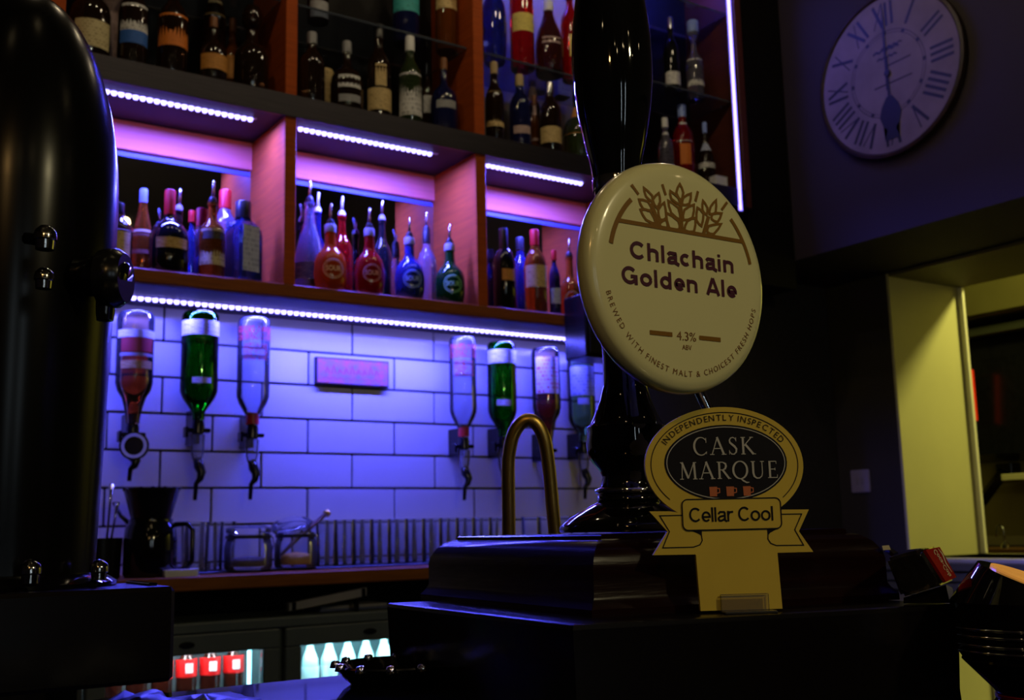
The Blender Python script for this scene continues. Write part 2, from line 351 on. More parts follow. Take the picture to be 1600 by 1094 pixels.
q1 = PX(1526, 795, 5.80); q2 = PX(1568, 738, 5.80)
br = thing('slanted_bracket', 'dark slanted arm against the kitchen wall under the hood', 'bracket', (5.80, q1.y, q1.z))
dy, dz = q2.y-q1.y, q2.z-q1.z
obj('arm', tube([(.0, 0, 0), (.0, dy, dz)], .034, 4), M_blackc, br); obj('wall_plate', box(.0, .097, dy-.05, dy+.05, dz-.05, dz+.05, bev=.004), M_blackc, br)
q1 = PX(1566, 750, 5.48)
sh = thing('kitchen_shelf', 'thin pale shelf edge under the hood at the right frame edge', 'shelf', (5.48, q1.y, q1.z))
obj('board', box(0, .415, -.9, 0, 0, .02, bev=.003), M_cream, sh); obj('lip', box(-.008, -.0004, -.9, 0, -.004, .03, bev=.002), M_cream, sh)

# ------------------------------------------------------------------ back bar unit
YF = 2.8; YBK = 3.08; SH = 1.239; SHB = 1.172; LO = .685; LOB = .647; UTOP = 2.3
DIV = [(.466, .508), (1.104, 1.139), (1.737, 1.775), (2.375, 2.41), (2.925, 2.96)]
bu = thing('back_bar_unit', 'wall unit of orange wood cubbies and steel-fronted shelf behind the bar', 'shelving', (0, YF, 0))
obj('steel_fascia', box(.508, 2.925, -.004, .004, SHB, SH, bev=.001), M_steel, bu)
obj('middle_shelf', box(.508, 2.925, .004, YBK-YF, SHB+.004, SH-.002), M_under, bu)
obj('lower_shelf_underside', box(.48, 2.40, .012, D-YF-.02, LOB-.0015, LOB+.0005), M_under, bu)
obj('lower_shelf', box(.466, 2.41, 0, D-YF-.005, LOB, LO, bev=.003), M_woodh, bu)
for i, (a, b) in enumerate(DIV):
    zb = LO if i < 4 else SHB
    if i in (0, 4): obj('upright', box(a, b, 0, YBK-YF, zb, UTOP, bev=.002), M_wood if i == 0 else mat('dark_stained_wood', (.10, .022, .012), .5, var=(.07, .015, .008), scale=7, stretch=(1.2, 1.2, 16)), bu)
    else:
        obj('upright', box(a, b, .002, YBK-YF, zb, SHB+.003, bev=.0015), M_wood, bu)
        obj('upright', box(a, b, .002, YBK-YF, SH-.002, UTOP, bev=.0015), M_wood, bu)
for i in range(3):
    a, b = DIV[i][1], DIV[i+1][0]
    obj('header_board', box(a, b, YBK-YF-.018, YBK-YF, 1.088, SHB+.002, bev=.002), M_board, bu)
    obj('mirror', box(a, b, YBK-YF-.004, YBK-YF, LO, 1.0868), M_mirror, bu)
    bv = bmesh.new(); add_box(bv, a+.002, b-.002, YBK-YF-.0075, YBK-YF-.0045, 1.070, 1.084, bev=.001)
    obj('mirror_edge', bv, mat('polished_mirror_edge', (.10, .12, .30), .35, spec=.3), bu)
    obj('upper_back_panel', box(a, b, YBK-YF-.006, YBK-YF, SH, UTOP), M_dark if i < 2 else M_palepanel, bu)
obj('upper_back_panel', box(DIV[3][1], DIV[4][0], YBK-YF-.006, YBK-YF, SH, UTOP), M_dark, bu)
obj('top_board', box(.466, 2.96, 0, YBK-YF, UTOP, UTOP+.035), M_wood, bu)
obj('side_cladding', box(2.96, XB-.002, .02, YBK-YF, SH-.35, UTOP), M_dark, bu)
M_shelfglass = mat('shelf_glass', (.55, .65, .85), .03, 0, .9, 1.5)
GS = 1.545
for a, b, z in ((.51, 1.102, GS), (1.141, 1.735, GS), (1.777, 2.373, GS), (2.412, 2.923, 1.605), (2.412, 2.923, 1.965)):
    g = thing('glass_shelf', {(.51): 'glass shelf in the left upper bay near the photo top', 1.141: 'glass shelf in the middle upper bay above the whisky bottles', 1.777: 'glass shelf right of the second upright carrying red bottles'}.get(a, 'glass shelf beside the vertical light strip, ' + ('lower one' if z < 1.8 else 'upper one')), 'shelf', (a, 2.84, z-.008))
    obj('pane', box(0, b-a, 0, .225, 0, .008, bev=.0012), M_shelfglass, g)
    for sx in (.006, b-a-.006): obj('support_pin', lathe([(0, 0), (.004, 0), (.004, .006), (0, .006)], 8), M_chrome, g, (sx, .05, -.006))

# ------------------------------------------------------------------ LED strips
bead = bmesh.new()
add_lathe(bead, [(.0078, 0), (.0074, -.005), (.0048, -.0092), (0, -.0104)], 8)
bead_me = bpy.data.meshes.new('led_bead'); bead.to_mesh(bead_me); bead.free(); bead_me.materials.append(M_emit_led)
def led_strip(x0, x1, y, z, pitch, label, watts, spread=PI, nm='led_strip'):
    t = thing(nm, label, 'led strip', (x0, y, z), 0, 'blue-white led strips on the back bar')
    obj('tape', box(0, x1-x0, -.006, .006, -.0022, 0), M_tape, t)
    l = bpy.data.lights.new('led_light', 'AREA'); l.shape = 'RECTANGLE'; l.size = x1-x0; l.size_y = .010; l.energy = watts; l.color = LEDC; l.spread = spread
    o = bpy.data.objects.new('led_light', l); o.location = ((x0+x1)/2, y, z-.0130+ZC); C.objects.link(o)      # the strip's own light, facing down
    n = int((x1-x0)/pitch)
    for i in range(n): inst('led_bead', bead_me, t, (pitch*(i+.5), 0, -.0022))
led_strip(.585, 1.045, 2.872, SHB+.004, .0188, 'short led strip under the steel-fronted shelf, left cubby', 34)
led_strip(1.170, 1.640, 2.872, SHB+.004, .0188, 'short led strip under the steel-fronted shelf, middle cubby', 35)
led_strip(1.822, 2.222, 2.876, SHB+.004, .0188, 'short led strip under the steel-fronted shelf, right cubby', 31)
led_strip(.50, 2.36, 2.968, LOB-.0016, .0195, 'long led strip under the lower wooden shelf above the tiles', 30, math.radians(172))
led_strip(1.80, 2.365, 2.93, 2.2, .03, 'led strip above the right upper bay, over the red bottles', 3.5)
led_strip(2.43, 2.91, 2.87, 2.2, .03, 'led strip above the right end bay, beside the vertical strip', 5.5)
vt = thing('led_strip', 'vertical led strip on the right end post of the back bar', 'led strip', (2.893, YF-.0015, 1.15), 0, 'blue-white led strips on the back bar')
obj('tape', box(-.012, .012, -.0025, .0, 0, 1.1), M_tape, vt)
vb = bmesh.new()
M_emit_v = mat('led_bead_vertical', (.8, .8, 1), .4, emit=(.16, .12, 1), estr=8.5)
for i in range(124): add_lathe(vb, [(.0095, -.0024), (.007, -.006), (0, -.007)], 6, Matrix.Translation((0, 0, .008+i*.0088)) @ Matrix.Rotation(-PI/2, 4, 'X') @ Matrix.Scale(-1, 4, (0, 0, 1)) @ Matrix.Diagonal((1, .42, 1, 1)))
o = obj('led_beads', vb, M_emit_v, vt); o['kind'] = 'stuff'
for v in o.data.vertices: v.co.y = -abs(v.co.y)
obj('end_post_face', box(2.905-2.893-.0005, .072, -.0, .0012, -.12, 1.1), M_wood, vt) if False else None

# ------------------------------------------------------------------ bottles
SHAPES = {
 'std':    [(0, 0), (.93, 0), (1, .018), (1, .56), (.93, .64), (.70, .71), (.45, .76), (.36, .81), (.33, .95), (.40, .955), (.40, 1), (0, 1)],
 'tall':   [(0, 0), (.93, 0), (1, .015), (1, .52), (.92, .60), (.62, .68), (.42, .73), (.37, .78), (.36, .96), (.42, .965), (.42, 1), (0, 1)],
 'squat':  [(0, 0), (.85, 0), (.97, .03), (1, .2), (1, .40), (.93, .50), (.74, .575), (.45, .62), (.27, .67), (.24, .95), (.28, .955), (.28, 1), (0, 1)],
 'globe':  [(0, 0), (.72, 0), (.86, .03), (.96, .14), (1, .28), (.98, .42), (.86, .53), (.62, .60), (.42, .655), (.34, .72), (.30, .95), (.34, .955), (.34, 1), (0, 1)],
 'cone':   [(0, 0), (.93, 0), (1, .02), (1, .40), (.80, .56), (.52, .70), (.36, .80), (.30, .95), (.36, .955), (.36, 1), (0, 1)],
 'decant': [(0, 0), (.9, 0), (1, .03), (1, .42), (.88, .50), (.5, .57), (.34, .62), (.32, .74), (.45, .76), (.58, .82), (.58, .92), (.40, 1), (0, 1)],
}
GL = {}
def gl(name, col, trans=.92, rough=.02): return mat('glass_'+name, col, rough, 0, trans, 1.46)
G = dict(dark=gl('dark', (.05, .022, .012), .75), amber=gl('amber', (.50, .13, .012), .8), red=gl('red', (.62, .008, .006), .8), orange=gl('orange', (.95, .16, .02)),
         green=gl('green', (.03, .42, .06)), olive=gl('olive', (.10, .16, .05), .8), blue=gl('blue', (.10, .2, .9)), navy=gl('navy', (.03, .04, .25), .8),
         clear=gl('clear', (.93, .95, 1)), lilac=gl('lilac', (.75, .72, 1)), cola=gl('cola', (.10, .02, .01), .7), black=mat('glass_black', (.006, .006, .007), .05))
# sour liqueur bottles keep some opaque body so that the colour reads
for nm, c in (('s_orange', (.66, .07, .004)), ('s_red', (.36, .005, .004)), ('s_blue', (.02, .04, .26)), ('s_green', (.004, .07, .012))): G[nm] = mat('glass_'+nm, c, .05, 0, .5, 1.46)
CAPS = dict(black=mat('cap_black', (.012, .012, .014), .3), red=mat('cap_red', (.55, .012, .007), .4), white=mat('cap_white', (.75, .75, .75), .4), tan=mat('cap_tan', (.50, .36, .17), .55),
            grey=mat('cap_grey', (.28, .28, .3), .4), blue=mat('cap_blue', (.25, .35, .8), .35), brown=mat('cap_brown', (.2, .07, .02), .5), silver=mat('cap_silver', (.6, .6, .65), .25, 1), gold=mat('cap_gold', (.5, .35, .1), .3, 1))
LAB = dict(cream=label_mat('label_cream', (.66, .56, .30), (.25, .16, .06)), white=label_mat('label_white', (.74, .73, .72), (.12, .12, .14)), tan=label_mat('label_tan', (.68, .50, .22), (.3, .17, .05)),
           blue=label_mat('label_blue', (.03, .14, .55), (.02, .06, .25), .3), orange=label_mat('label_orange', (.72, .20, .02), (.5, .1, .01), .3), brown=label_mat('label_brown', (.16, .05, .015), (.08, .02, .01)),
           amber=label_mat('label_amber', (.62, .27, .05), (.35, .12, .02)), pink=label_mat('label_pink', (.52, .36, .34), (.3, .2, .2)), black=label_mat('label_black', (.015, .015, .018), (.25, .2, .1), .4),
           teal=label_mat('label_teal', (.05, .42, .42), (.02, .2, .2)), grey=label_mat('label_grey', (.36, .36, .38), (.2, .2, .2)), gold=label_mat('label_gold', (.45, .26, .06), (.75, .55, .25), .9), redwhite=label_mat('label_redwhite', (.85, .80, .80), (.7, .03, .04), .8),
           yellow=label_mat('label_yellow', (.80, .66, .16), (.4, .25, .05), .4), bluewhite=label_mat('label_bluewhite', (.55, .60, .80), (.08, .1, .35)))
def interp(prof, R, h):
    return [(r*R, z*h) for r, z in prof]
def r_at(prof, R, h, z):
    pr = interp(prof, R, h)
    for (r1, z1), (r2, z2) in zip(pr[1:], pr[2:]):
        if z1 <= z <= z2 and z2 > z1: return r1+(r2-r1)*(z-z1)/(z2-z1)
    return R
def label_patch(R0, R1, z0, z1, face, span, seg=12, nz=1):
    bm = bmesh.new(); s = math.radians(span)/2
    add_lathe(bm, [(R0+.0006, z0), (R1+.0006, z1)], seg, None, a0=face-s, a1=face+s); return bm
def bottle(px, Y, zb, wpx, ytop, shape, glass, label, cap=None, labs=(), pourer=None, group=None, turn=12, square=False, emb=None, embcol=None, capz=.86):
    X = Xat(px, Y, zb+.1); dist = Vector((X, Y, zb+.1)).dot(fw); R = wpx*dist/F/2
    h = max(.12, Zat(ytop, X, Y)-zb); pr = SHAPES[shape]
    t = thing('spirit_bottle', label, 'bottle', (X, Y, zb+.0008), 0, group)
    face = math.atan2(-Y, -X) + math.radians(turn)
    body = pr if not cap else [p for p in pr if p[1] < capz]+[(r_at(pr, 1, 1, capz), capz), (0, capz)]
    bm = lathe(interp(body, R, h), 4 if square else 24, Matrix.Rotation(face+PI/4, 4, 'Z') if square else None)
    if square: bmesh.ops.bevel(bm, geom=[e for e in bm.edges], offset=.0022, segments=2, affect='EDGES', clamp_overlap=True)
    obj('glass_body', bm, G[glass], t, smooth=not square, angle=SM)
    if cap:
        rc = max(r_at(pr, R, h, .9*h)*1.16, .009)
        obj('cap', lathe([(0, capz*h-.003), (rc, capz*h-.003), (rc, h-.003), (rc*.9, h), (0, h)], 16), CAPS[cap], t, smooth=True, angle=SM)
    if pourer:
        z = h
        bm = lathe([(0, z-.004), (.010, z-.004), (.012, z+.006), (.008, z+.016), (0, z+.016)], 12)
        obj('pourer_collar', bm, CAPS[pourer], t, smooth=True, angle=SM)
        d = Vector((math.cos(face), math.sin(face), 0))*.012
        obj('pourer_spout', tube([(0, 0, z+.014), (d.x*.2, d.y*.2, z+.035), (d.x, d.y, z+.06)], [.0045, .004, .0032], 8), CAPS['silver'] if pourer != 'white' else CAPS['white'], t, smooth=True)
        obj('air_tube', tube([(-d.x*.3, -d.y*.3, z+.014), (-d.x*.4, -d.y*.4, z+.04)], .002, 6), CAPS['silver'], t)
    for (y0, y1, col, span) in labs:
        z1 = min(Zat(y0, X, Y)-zb, h*.97); z0 = max(Zat(y1, X, Y)-zb, .006)
        if z1-z0 < .006: z0 = max(.006, z1-.02); z1 = z0+.02
        if square:
            bm = bmesh.new(); hw = R*.7071*.9*span/100; add_box(bm, -hw, hw, -R*.7071-.0008, -R*.7071-.0002, z0, z1)
            o = obj('label', bm, LAB[col], t); o.rotation_euler = (0, 0, face+PI/2)
        else: obj('label', label_patch(r_at(pr, R, h, z0), r_at(pr, R, h, z1), z0, z1, face, span), LAB[col], t, smooth=True)
    if emb:       # raised lettering in a ring, wrapped on the glass
        bm = bmesh.new(); zc, s = h*.30, R*.62
        add_text(bm, emb, 0, -s*.22, s*.5, s*1.5 if len(emb) > 2 else s*.6, bold=.02, align='CENTER')
        add_stroke(bm, ell(0, 0, s, s*.95, 30), s*.07, closed=True); add_stroke(bm, ell(0, 0, s*.85, s*.8, 26), s*.04, closed=True)
        bmesh.ops.subdivide_edges(bm, edges=[e for e in bm.edges if e.calc_length() > R*.25], cuts=2)
        for v in bm.verts:
            a = face + v.co.x/R; z = zc+v.co.z; rr = r_at(pr, R, h, z)+.0012; v.co = (rr*math.cos(a), rr*math.sin(a), z)
        obj('lettering', bm, embcol, t)
    return t
ga = 'bottles on the steel-fronted shelf, left bay'
bottle(140, 2.90, SH, 62, -38, 'std', 'dark', 'dark round bottle with wide cream label, leftmost on the steel-fronted shelf', 'black', [(42, 84, 'cream', 110)], group=ga)
bottle(207, 2.88, SH, 45, -45, 'std', 'dark', 'bottle with white label over a blue band, left upper bay', 'black', [(14, 56, 'white', 130), (56, 76, 'blue', 130)], group=ga)
bottle(269, 2.87, SH, 46, -32, 'std', 'dark', 'bottle with large orange-red label, left upper bay', 'black', [(30, 80, 'orange', 150)], group=ga)
bottle(333, 2.85, SH, 44, 28, 'squat', 'dark', 'short dark bottle with low rust-orange label, left upper bay', 'brown', [(92, 116, 'amber', 130)], group=ga)
bottle(393, 2.87, SH, 54, 12, 'decant', 'dark', 'dark decanter bottle with sparkling faceted shoulder, left upper bay', None, group=ga)
bottle(362, 2.98, SH, 26, 30, 'tall', 'amber', 'narrow amber bottle behind the dark decanter, left upper bay', 'brown', [(92, 128, 'amber', 120)], group=ga)
t = thing('bottle_carton', 'pale printed tube carton behind the leftmost shelf bottles', 'carton', (Xat(170, 2.99, SH), 2.99, SH))
obj('tube', lathe([(0, 0), (.038, 0), (.038, .27), (0, .27)], 20), LAB['pink'], t, smooth=True, angle=SM); obj('lid', lathe([(0, .27), (.0385, .27), (.0385, .295), (0, .295)], 20), CAPS['grey'], t, smooth=True, angle=SM)
bottle(333, 2.97, SH, 36, -70, 'tall', 'dark', 'tall bottle with tan upper label behind the short squat one', 'tan', [(2, 30, 'tan', 130)], group=ga)
gb = 'bottles on the steel-fronted shelf, middle bay'
bottle(487, 2.88, SH, 41, 52, 'std', 'dark', 'dark unlabelled round bottle beside the first upright, middle upper bay', 'grey', group=gb)
t = thing('bottle_carton', 'tan rounded carton behind the dark bottle by the first upright', 'carton', (Xat(506, 2.99, SH), 2.99, SH))
obj('tube', lathe([(0, 0), (.034, 0), (.034, .16), (.028, .185), (0, .19)], 20), LAB['tan'], t, smooth=True, angle=SM); obj('base_ring', lathe([(.0345, 0), (.035, 0), (.035, .012), (.0345, .012)], 20), CAPS['gold'], t)
bottle(542, 2.87, SH, 52, 66, 'squat', 'dark', 'dark bottle with small white strip label, middle upper bay', 'grey', [(126, 146, 'white', 85), (157, 168, 'grey', 80)], group=gb)
bottle(592, 2.86, SH, 38, 40, 'tall', 'dark', 'bottle with tan oval neck label and tan lower label, middle upper bay', 'black', [(107, 141, 'tan', 55), (144, 178, 'tan', 150)], group=gb)
bottle(641, 2.85, SH, 36, 58, 'tall', 'olive', 'green bottle with big white label and white cap, middle upper bay', 'white', [(120, 186, 'white', 160)], group=gb, capz=.84)
bottle(668, 2.95, SH, 20, 100, 'std', 'dark', 'small bottle with narrow white label right of the white-capped one', 'black', [(153, 180, 'white', 100)], group=gb)
bottle(694, 2.88, SH, 43, 92, 'squat', 'navy', 'blue-tinted round bottle nearest the second upright, middle upper bay', 'amber' if False else 'brown', [(164, 176, 'grey', 90)], group=gb)
gb2 = 'bottles on the glass shelf, middle bay'
bottle(497, 2.92, GS, 34, -90, 'std', 'dark', 'bottle with grey label on the glass shelf beside the first upright', 'black', [(8, 38, 'grey', 110)], group=gb2)
bottle(634, 2.92, GS, 42, -90, 'std', 'navy', 'bottle with teal label on the glass shelf, middle bay', 'black', [(-20, 26, 'teal', 150)], group=gb2)
bottle(697, 2.90, GS, 34, -90, 'std', 'amber', 'bottle with tan label on the glass shelf beside the second upright', 'black', [(-25, 20, 'tan', 150)], group=gb2)
gc = 'bottles on the steel-fronted shelf, right bay'
bottle(773, 2.86, SH, 29, 98, 'tall', 'dark', 'slim bottle with tall tan label beside the second upright', 'tan', [(147, 202, 'tan', 150)], group=gc)
bottle(813, 2.87, SH, 34, 118, 'std', 'navy', 'bluish bottle with small low label, right upper bay', 'tan', [(202, 214, 'pink', 100)], group=gc)
bottle(834, 2.99, SH, 30, 125, 'std', 'dark', 'bottle with grey square label in the second row, right upper bay', 'black', [(133, 162, 'pink', 130)], group=gc)
bottle(836, 2.92, SH, 13, 150, 'tall', 'amber', 'very narrow pinkish bottle in the right upper bay', 'brown', [(165, 222, 'pink', 120)], group=gc)
bottle(860, 2.86, SH, 34, 130, 'std', 'dark', 'dark bottle with low cream label left of the pump handle', 'silver', [(203, 228, 'tan', 150)], group=gc)
bottle(904, 2.88, SH, 50, 142, 'squat', 'olive', 'wide bottle with dark orange label close to the pump handle', 'black', [(170, 216, 'amber', 140)], group=gc)
gd = 'bottles on the glass shelf, right bay'
bottle(772, 2.90, GS, 40, -70, 'globe', 'navy', 'round blue-topped decanter beside the second upright on glass shelf', None, group=gd)
bottle(816, 2.89, GS, 38, -75, 'std', 'red', 'red bottle with tan label on the glass shelf', 'black', [(28, 56, 'yellow', 120)], group=gd)
bottle(858, 2.88, GS, 45, 2, 'cone', 'cola', 'dark red sloping-shouldered bottle with pale stopper on glass shelf', 'white', [(66, 76, 'pink', 80)], group=gd)
bottle(892, 2.88, GS, 30, -20, 'std', 'red', 'red bottle with yellow strip label beside the pump handle', 'black', [(60, 94, 'yellow', 70)], group=gd, turn=30)
for (px, ww, zt, c, lb) in ((842, .055, .13, 'pink', 'pale pink carton behind the red bottles on the glass shelf'), (876, .06, .16, 'bluewhite', 'bluish white carton behind the red bottles on the glass shelf')):
    t = thing('bottle_carton', lb, 'carton', (Xat(px, 3.02, GS), 3.02, GS)); obj('box', box(-ww/2, ww/2, -.025, .025, 0, zt, bev=.001), LAB[c], t); obj('lid', box(-ww/2-.001, ww/2+.001, -.026, .026, zt, zt+.02, bev=.001), CAPS['white'], t)
ge = 'bottles by the vertical light strip'
bottle(1050, 2.90, 1.605, 24, 28, 'tall', 'black', 'black bottle with white base label behind the pump handle top', 'silver', [(116, 136, 'white', 150)], group=ge)
bottle(1086, 2.90, 1.605, 27, 34, 'decant', 'lilac', 'pale bottle with white label on glass shelf by the light strip', 'blue', [(96, 138, 'white', 160)], group=ge)
bottle(1041, 2.88, SH, 24, 185, 'tall', 'lilac', 'white-labelled bottle touching the pump handle, right end bay', 'white', [(208, 262, 'white', 160)], group=ge)
bottle(1069, 2.90, SH, 34, 165, 'std', 'red', 'red bottle with white oval label by the vertical light strip', 'blue', [(194, 226, 'white', 90), (230, 262, 'red' if False else 'orange', 60)], group=ge)
bottle(1104, 2.90, SH, 27, 192, 'squat', 'dark', 'dark bottle with silver bands nearest the vertical light strip', 'blue', [(225, 238, 'bluewhite', 150), (258, 266, 'white', 150)], group=ge)
t = thing('white_carton', 'bright white carton low beside the vertical light strip', 'carton', (Xat(1124, 2.83, SH), 2.83, SH)); hh = Zat(283, t.location.x, 2.83)-SH
obj('box', box(-.03, .03, -.015, .02, 0, max(.04, hh), bev=.001), M_white, t); obj('flap', box(-.03, .03, -.016, .021, max(.04, hh), max(.04, hh)+.002), M_white, t)
gf = 'bottles in the left cubby'
bottle(184, 2.86, LO, 44, 318, 'std', 'dark', 'dark bottle with brown-topped tan label, leftmost in the left cubby', 'black', [(346, 364, 'brown', 120), (366, 414, 'tan', 90)], group=gf)
bottle(222, 2.95, LO, 34, 296, 'cone', 'amber', 'amber bottle with pale line and blue-lit neck, left cubby', 'blue', [(362, 366, 'cream', 150), (368, 400, 'brown', 150)], group=gf)
bottle(264, 2.86, LO, 60, 298, 'squat', 'black', 'squat black bottle with gold band and red wax neck, left cubby', 'red', [(378, 394, 'gold', 100)], group=gf, capz=.72)
bottle(278, 2.98, LO, 30, 330, 'tall', 'dark', 'dark bottle with tall grey pourer behind the squat black one', None, pourer='grey', group=gf)
bottle(298, 2.95, LO, 16, 330, 'std', 'blue', 'small blue bottle with red cap, left cubby', 'red', group=gf)
bottle(331, 2.85, LO, 40, 318, 'std', 'amber', 'brown bottle with cream label and black band, left cubby', None, [(362, 418, 'cream', 150), (366, 378, 'black', 110)], pourer='black', group=gf)
bottle(350, 2.97, LO, 48, 298, 'std', 'lilac', 'pale clear bottle with red cap at the back of left cubby', 'red', group=gf, capz=.82)
bottle(379, 2.85, LO, 62, 316, 'std', 'blue', 'square blue bottle with tall pale label and black cap, left cubby', 'black', [(357, 428, 'bluewhite', 78)], group=gf, square=True, turn=36, capz=.80)
gg = 'bottles in the middle cubby'
ecol = lambda n, c: mat('print_'+n, c, .5)
bottle(483, 2.94, LO, 46, 316, 'cone', 'lilac', 'pale violet sloping bottle with black pourer, leftmost in the middle cubby', None, [(414, 440, 'black', 170)], pourer='black', group=gg)
bottle(496, 3.015, LO, 26, 332, 'tall', 'navy', 'navy bottle with white pourer behind the orange round one, left of it', None, pourer='white', group=gg)
bottle(516, 2.85, LO, 52, 352, 'globe', 's_orange', 'round orange liqueur bottle with lettered ring, middle cubby', 'grey', pourer='black', group=gg, emb='SOUR', embcol=ecol('orange', (.95, .55, .35)), capz=.9)
bottle(534, 2.98, LO, 34, 338, 'std', 'red', 'pinkish red bottle with white pourer behind the orange round one, right of it', None, pourer='white', group=gg)
bottle(577, 2.85, LO, 47, 358, 'globe', 's_red', 'round red liqueur bottle with lettered ring, middle cubby', 'grey', pourer='black', group=gg, emb='SOUR', embcol=ecol('red', (.75, .3, .28)), capz=.9)
bottle(597, 2.98, LO, 30, 345, 'std', 'black', 'black bottle with grey pourer behind the round red one', None, pourer='grey', group=gg)
bottle(640, 2.85, LO, 47, 372, 'globe', 's_blue', 'round blue liqueur bottle with lettered ring, middle cubby', 'grey', pourer='black', group=gg, emb='SOUR', embcol=ecol('blue', (.35, .5, .95)), capz=.9)
bottle(667, 2.97, LO, 32, 362, 'std', 'lilac', 'clear violet bottle with black pourer between the blue and green ones', 'black', pourer='black', group=gg)
bottle(703, 2.85, LO, 47, 382, 'globe', 's_green', 'round green liqueur bottle with lettered ring, middle cubby', 'grey', pourer='black', group=gg, emb='SOUR', embcol=ecol('green', (.3, .7, .3)), capz=.9)
gh = 'bottles in the right cubby'
bottle(788, 2.85, LO, 36, 358, 'std', 'black', 'black bottle with small amber label, leftmost in the right cubby', 'black', [(424, 442, 'amber', 70)], group=gh, capz=.74, turn=25)
bottle(814, 2.98, LO, 34, 372, 'std', 'navy', 'dark blue bottle behind the tan-labelled one, right cubby', 'black', group=gh)
bottle(837, 2.86, LO, 36, 360, 'std', 'amber', 'bottle with tan label and red cap, right cubby', 'red', [(418, 452, 'tan', 130)], group=gh, capz=.82)
bottle(867, 2.85, LO, 18, 392, 'std', 'navy', 'small slim bottle with blue label and red cap, right cubby', 'red', [(452, 476, 'bluewhite', 110)], group=gh)
bottle(891, 2.86, LO, 36, 402, 'globe', 'amber', 'brown bottle with ringed letter G and dark pourer, right cubby', None, pourer='black', group=gh, emb='G', embcol=ecol('gold', (.6, .45, .25)))

# ------------------------------------------------------------------ optics and their upturned bottles
OPT = {
 'rum':  [(0, 0), (.86, 0), (.98, .03), (1, .06), (1, .58), (1.0, .64), (.88, .71), (.64, .77), (.48, .86), (.37, .97), (.36, 1), (0, 1)],
 'gin':  [(0, 0), (.86, 0), (.98, .03), (1, .06), (1, .70), (.985, .745), (.86, .80), (.52, .885), (.37, .925), (.34, .95), (.34, 1), (0, 1)],
}
def optic_bottle(px, ytop, yneck, wpx, shape, glass, liquid, level, label, labs=(), capring=None):
    Y = 3.015; X = Xat(px, Y, .5); dist = Vector((X, Y, .5)).dot(fw); R = wpx*dist/F/2
    zt = Zat(ytop, X, Y); zn = Zat(yneck, X, Y); h = zt-zn; pr = OPT[shape]
    t = thing('upturned_bottle', label, 'bottle', (X, Y, zn), 0, 'bottles hanging upside down in optics')
    out = [(r*R, (1-z)*h) for r, z in pr]; inn = [(max(0, r*R-.0022), min(max((1-z)*h, .0), h-.005)) for r, z in pr]
    prof = out[:-1] + inn[::-1][1:]
    obj('glass_body', lathe(prof, 28), glass, t, smooth=True, angle=SM)
    lev = h*level; li = [(max(0, r*R-.0026), (1-z)*h) for r, z in pr[::-1]]; lp = []
    for i, (r, z) in enumerate(li):
        z = max(z, .001)
        if z < lev: lp.append((r, z))
        else:
            r2, z2 = li[i-1]; k = (lev-z2)/max(1e-6, z-z2); lp += [(r2+(r-r2)*k, lev), (0, lev)]; break
    obj('spirit', lathe(lp, 28), liquid, t, smooth=True, angle=SM)
    face = math.atan2(-Y, -X)+.15
    for (y0, y1, m, span) in labs:
        z1 = Zat(y0, X, Y)-zn; z0 = Zat(y1, X, Y)-zn
        obj('label', label_patch(R, R, z0, z1, face, span), m, t, smooth=True)
    if capring: obj('neck_ring', lathe([(.36*R+.0005, .001), (.36*R+.002, .001), (.36*R+.002, .034), (.36*R+.0005, .034)], 16), capring, t)
    return X, Y, zn, R
M_smoke = thin_glass('smoked_clear', (.75, .77, .85), (.35, .37, .45), .16)
def optic(X, Y, zn, ybot, label, ring=False, R=.04):
    zb = Zat(ybot, X, Y); H = zn-zb
    t = thing('optic_dispenser', label, 'optic', (X, Y, zn), 0, 'optic dispensers on the tiles')
    wy = D-.002-Y
    obj('bracket', box(-.010, .010, .012, wy-.0005, -.30*H, .03, bev=.002), M_blackc, t)
    obj('neck_socket', lathe([(0, -.002), (.0155, -.002), (.0175, -.012), (.0175, -.038), (.012, -.042), (0, -.042)], 16), M_blackc, t, smooth=True, angle=SM)
    cl = bmesh.new(); add_box(cl, -.034, .034, -.010, .012, -.036, -.024, bev=.003); add_box(cl, -.036, -.028, -.006, .02, -.05, -.02, bev=.002)
    obj('clamp', cl, M_blackc, t)
    obj('measure_chamber', lathe([(0, -.042), (.020, -.042), (.0175, -.42*H), (.013, -.50*H), (0, -.50*H)], 18), M_smoke, t, smooth=True, angle=SM)
    nz = bmesh.new(); add_tube(nz, [(0, 0, -.48*H), (.004, -.004, -.58*H), (.010, -.010, -.66*H), (.006, -.010, -.74*H), (-.004, -.008, -.80*H), (-.006, -.008, -H)], [.012, .0145, .0125, .0095, .0065, .0055], 12)
    obj('spout', nz, M_blackc, t, smooth=True)
    if ring:
        M = Matrix.Translation((0, -.024, -.40*H)) @ Matrix.Rotation(math.radians(-22), 4, 'Z') @ Matrix.Rotation(PI/2, 4, 'X')
        obj('dial', lathe([(0, -.012), (.036, -.012), (.038, -.008), (.038, .003), (0, .003)], 28, M), M_blackc, t, smooth=True, angle=SM)
        obj('dial_ring', lathe([(.025, .0035), (.033, .0035), (.033, .0045), (.025, .0045), (.025, .0035)], 28, M), mat('pale_ring', (.6, .62, .66), .35), t)
    return t
rumg = thin_glass('rum_shell', (.95, .85, .75), (.35, .25, .2), .02); greeng = thin_glass('green_shell', (.30, .80, .35), (.04, .2, .05), .0); whiskyg = thin_glass('pale_green_shell', (.75, .92, .78), (.25, .35, .27), .03)
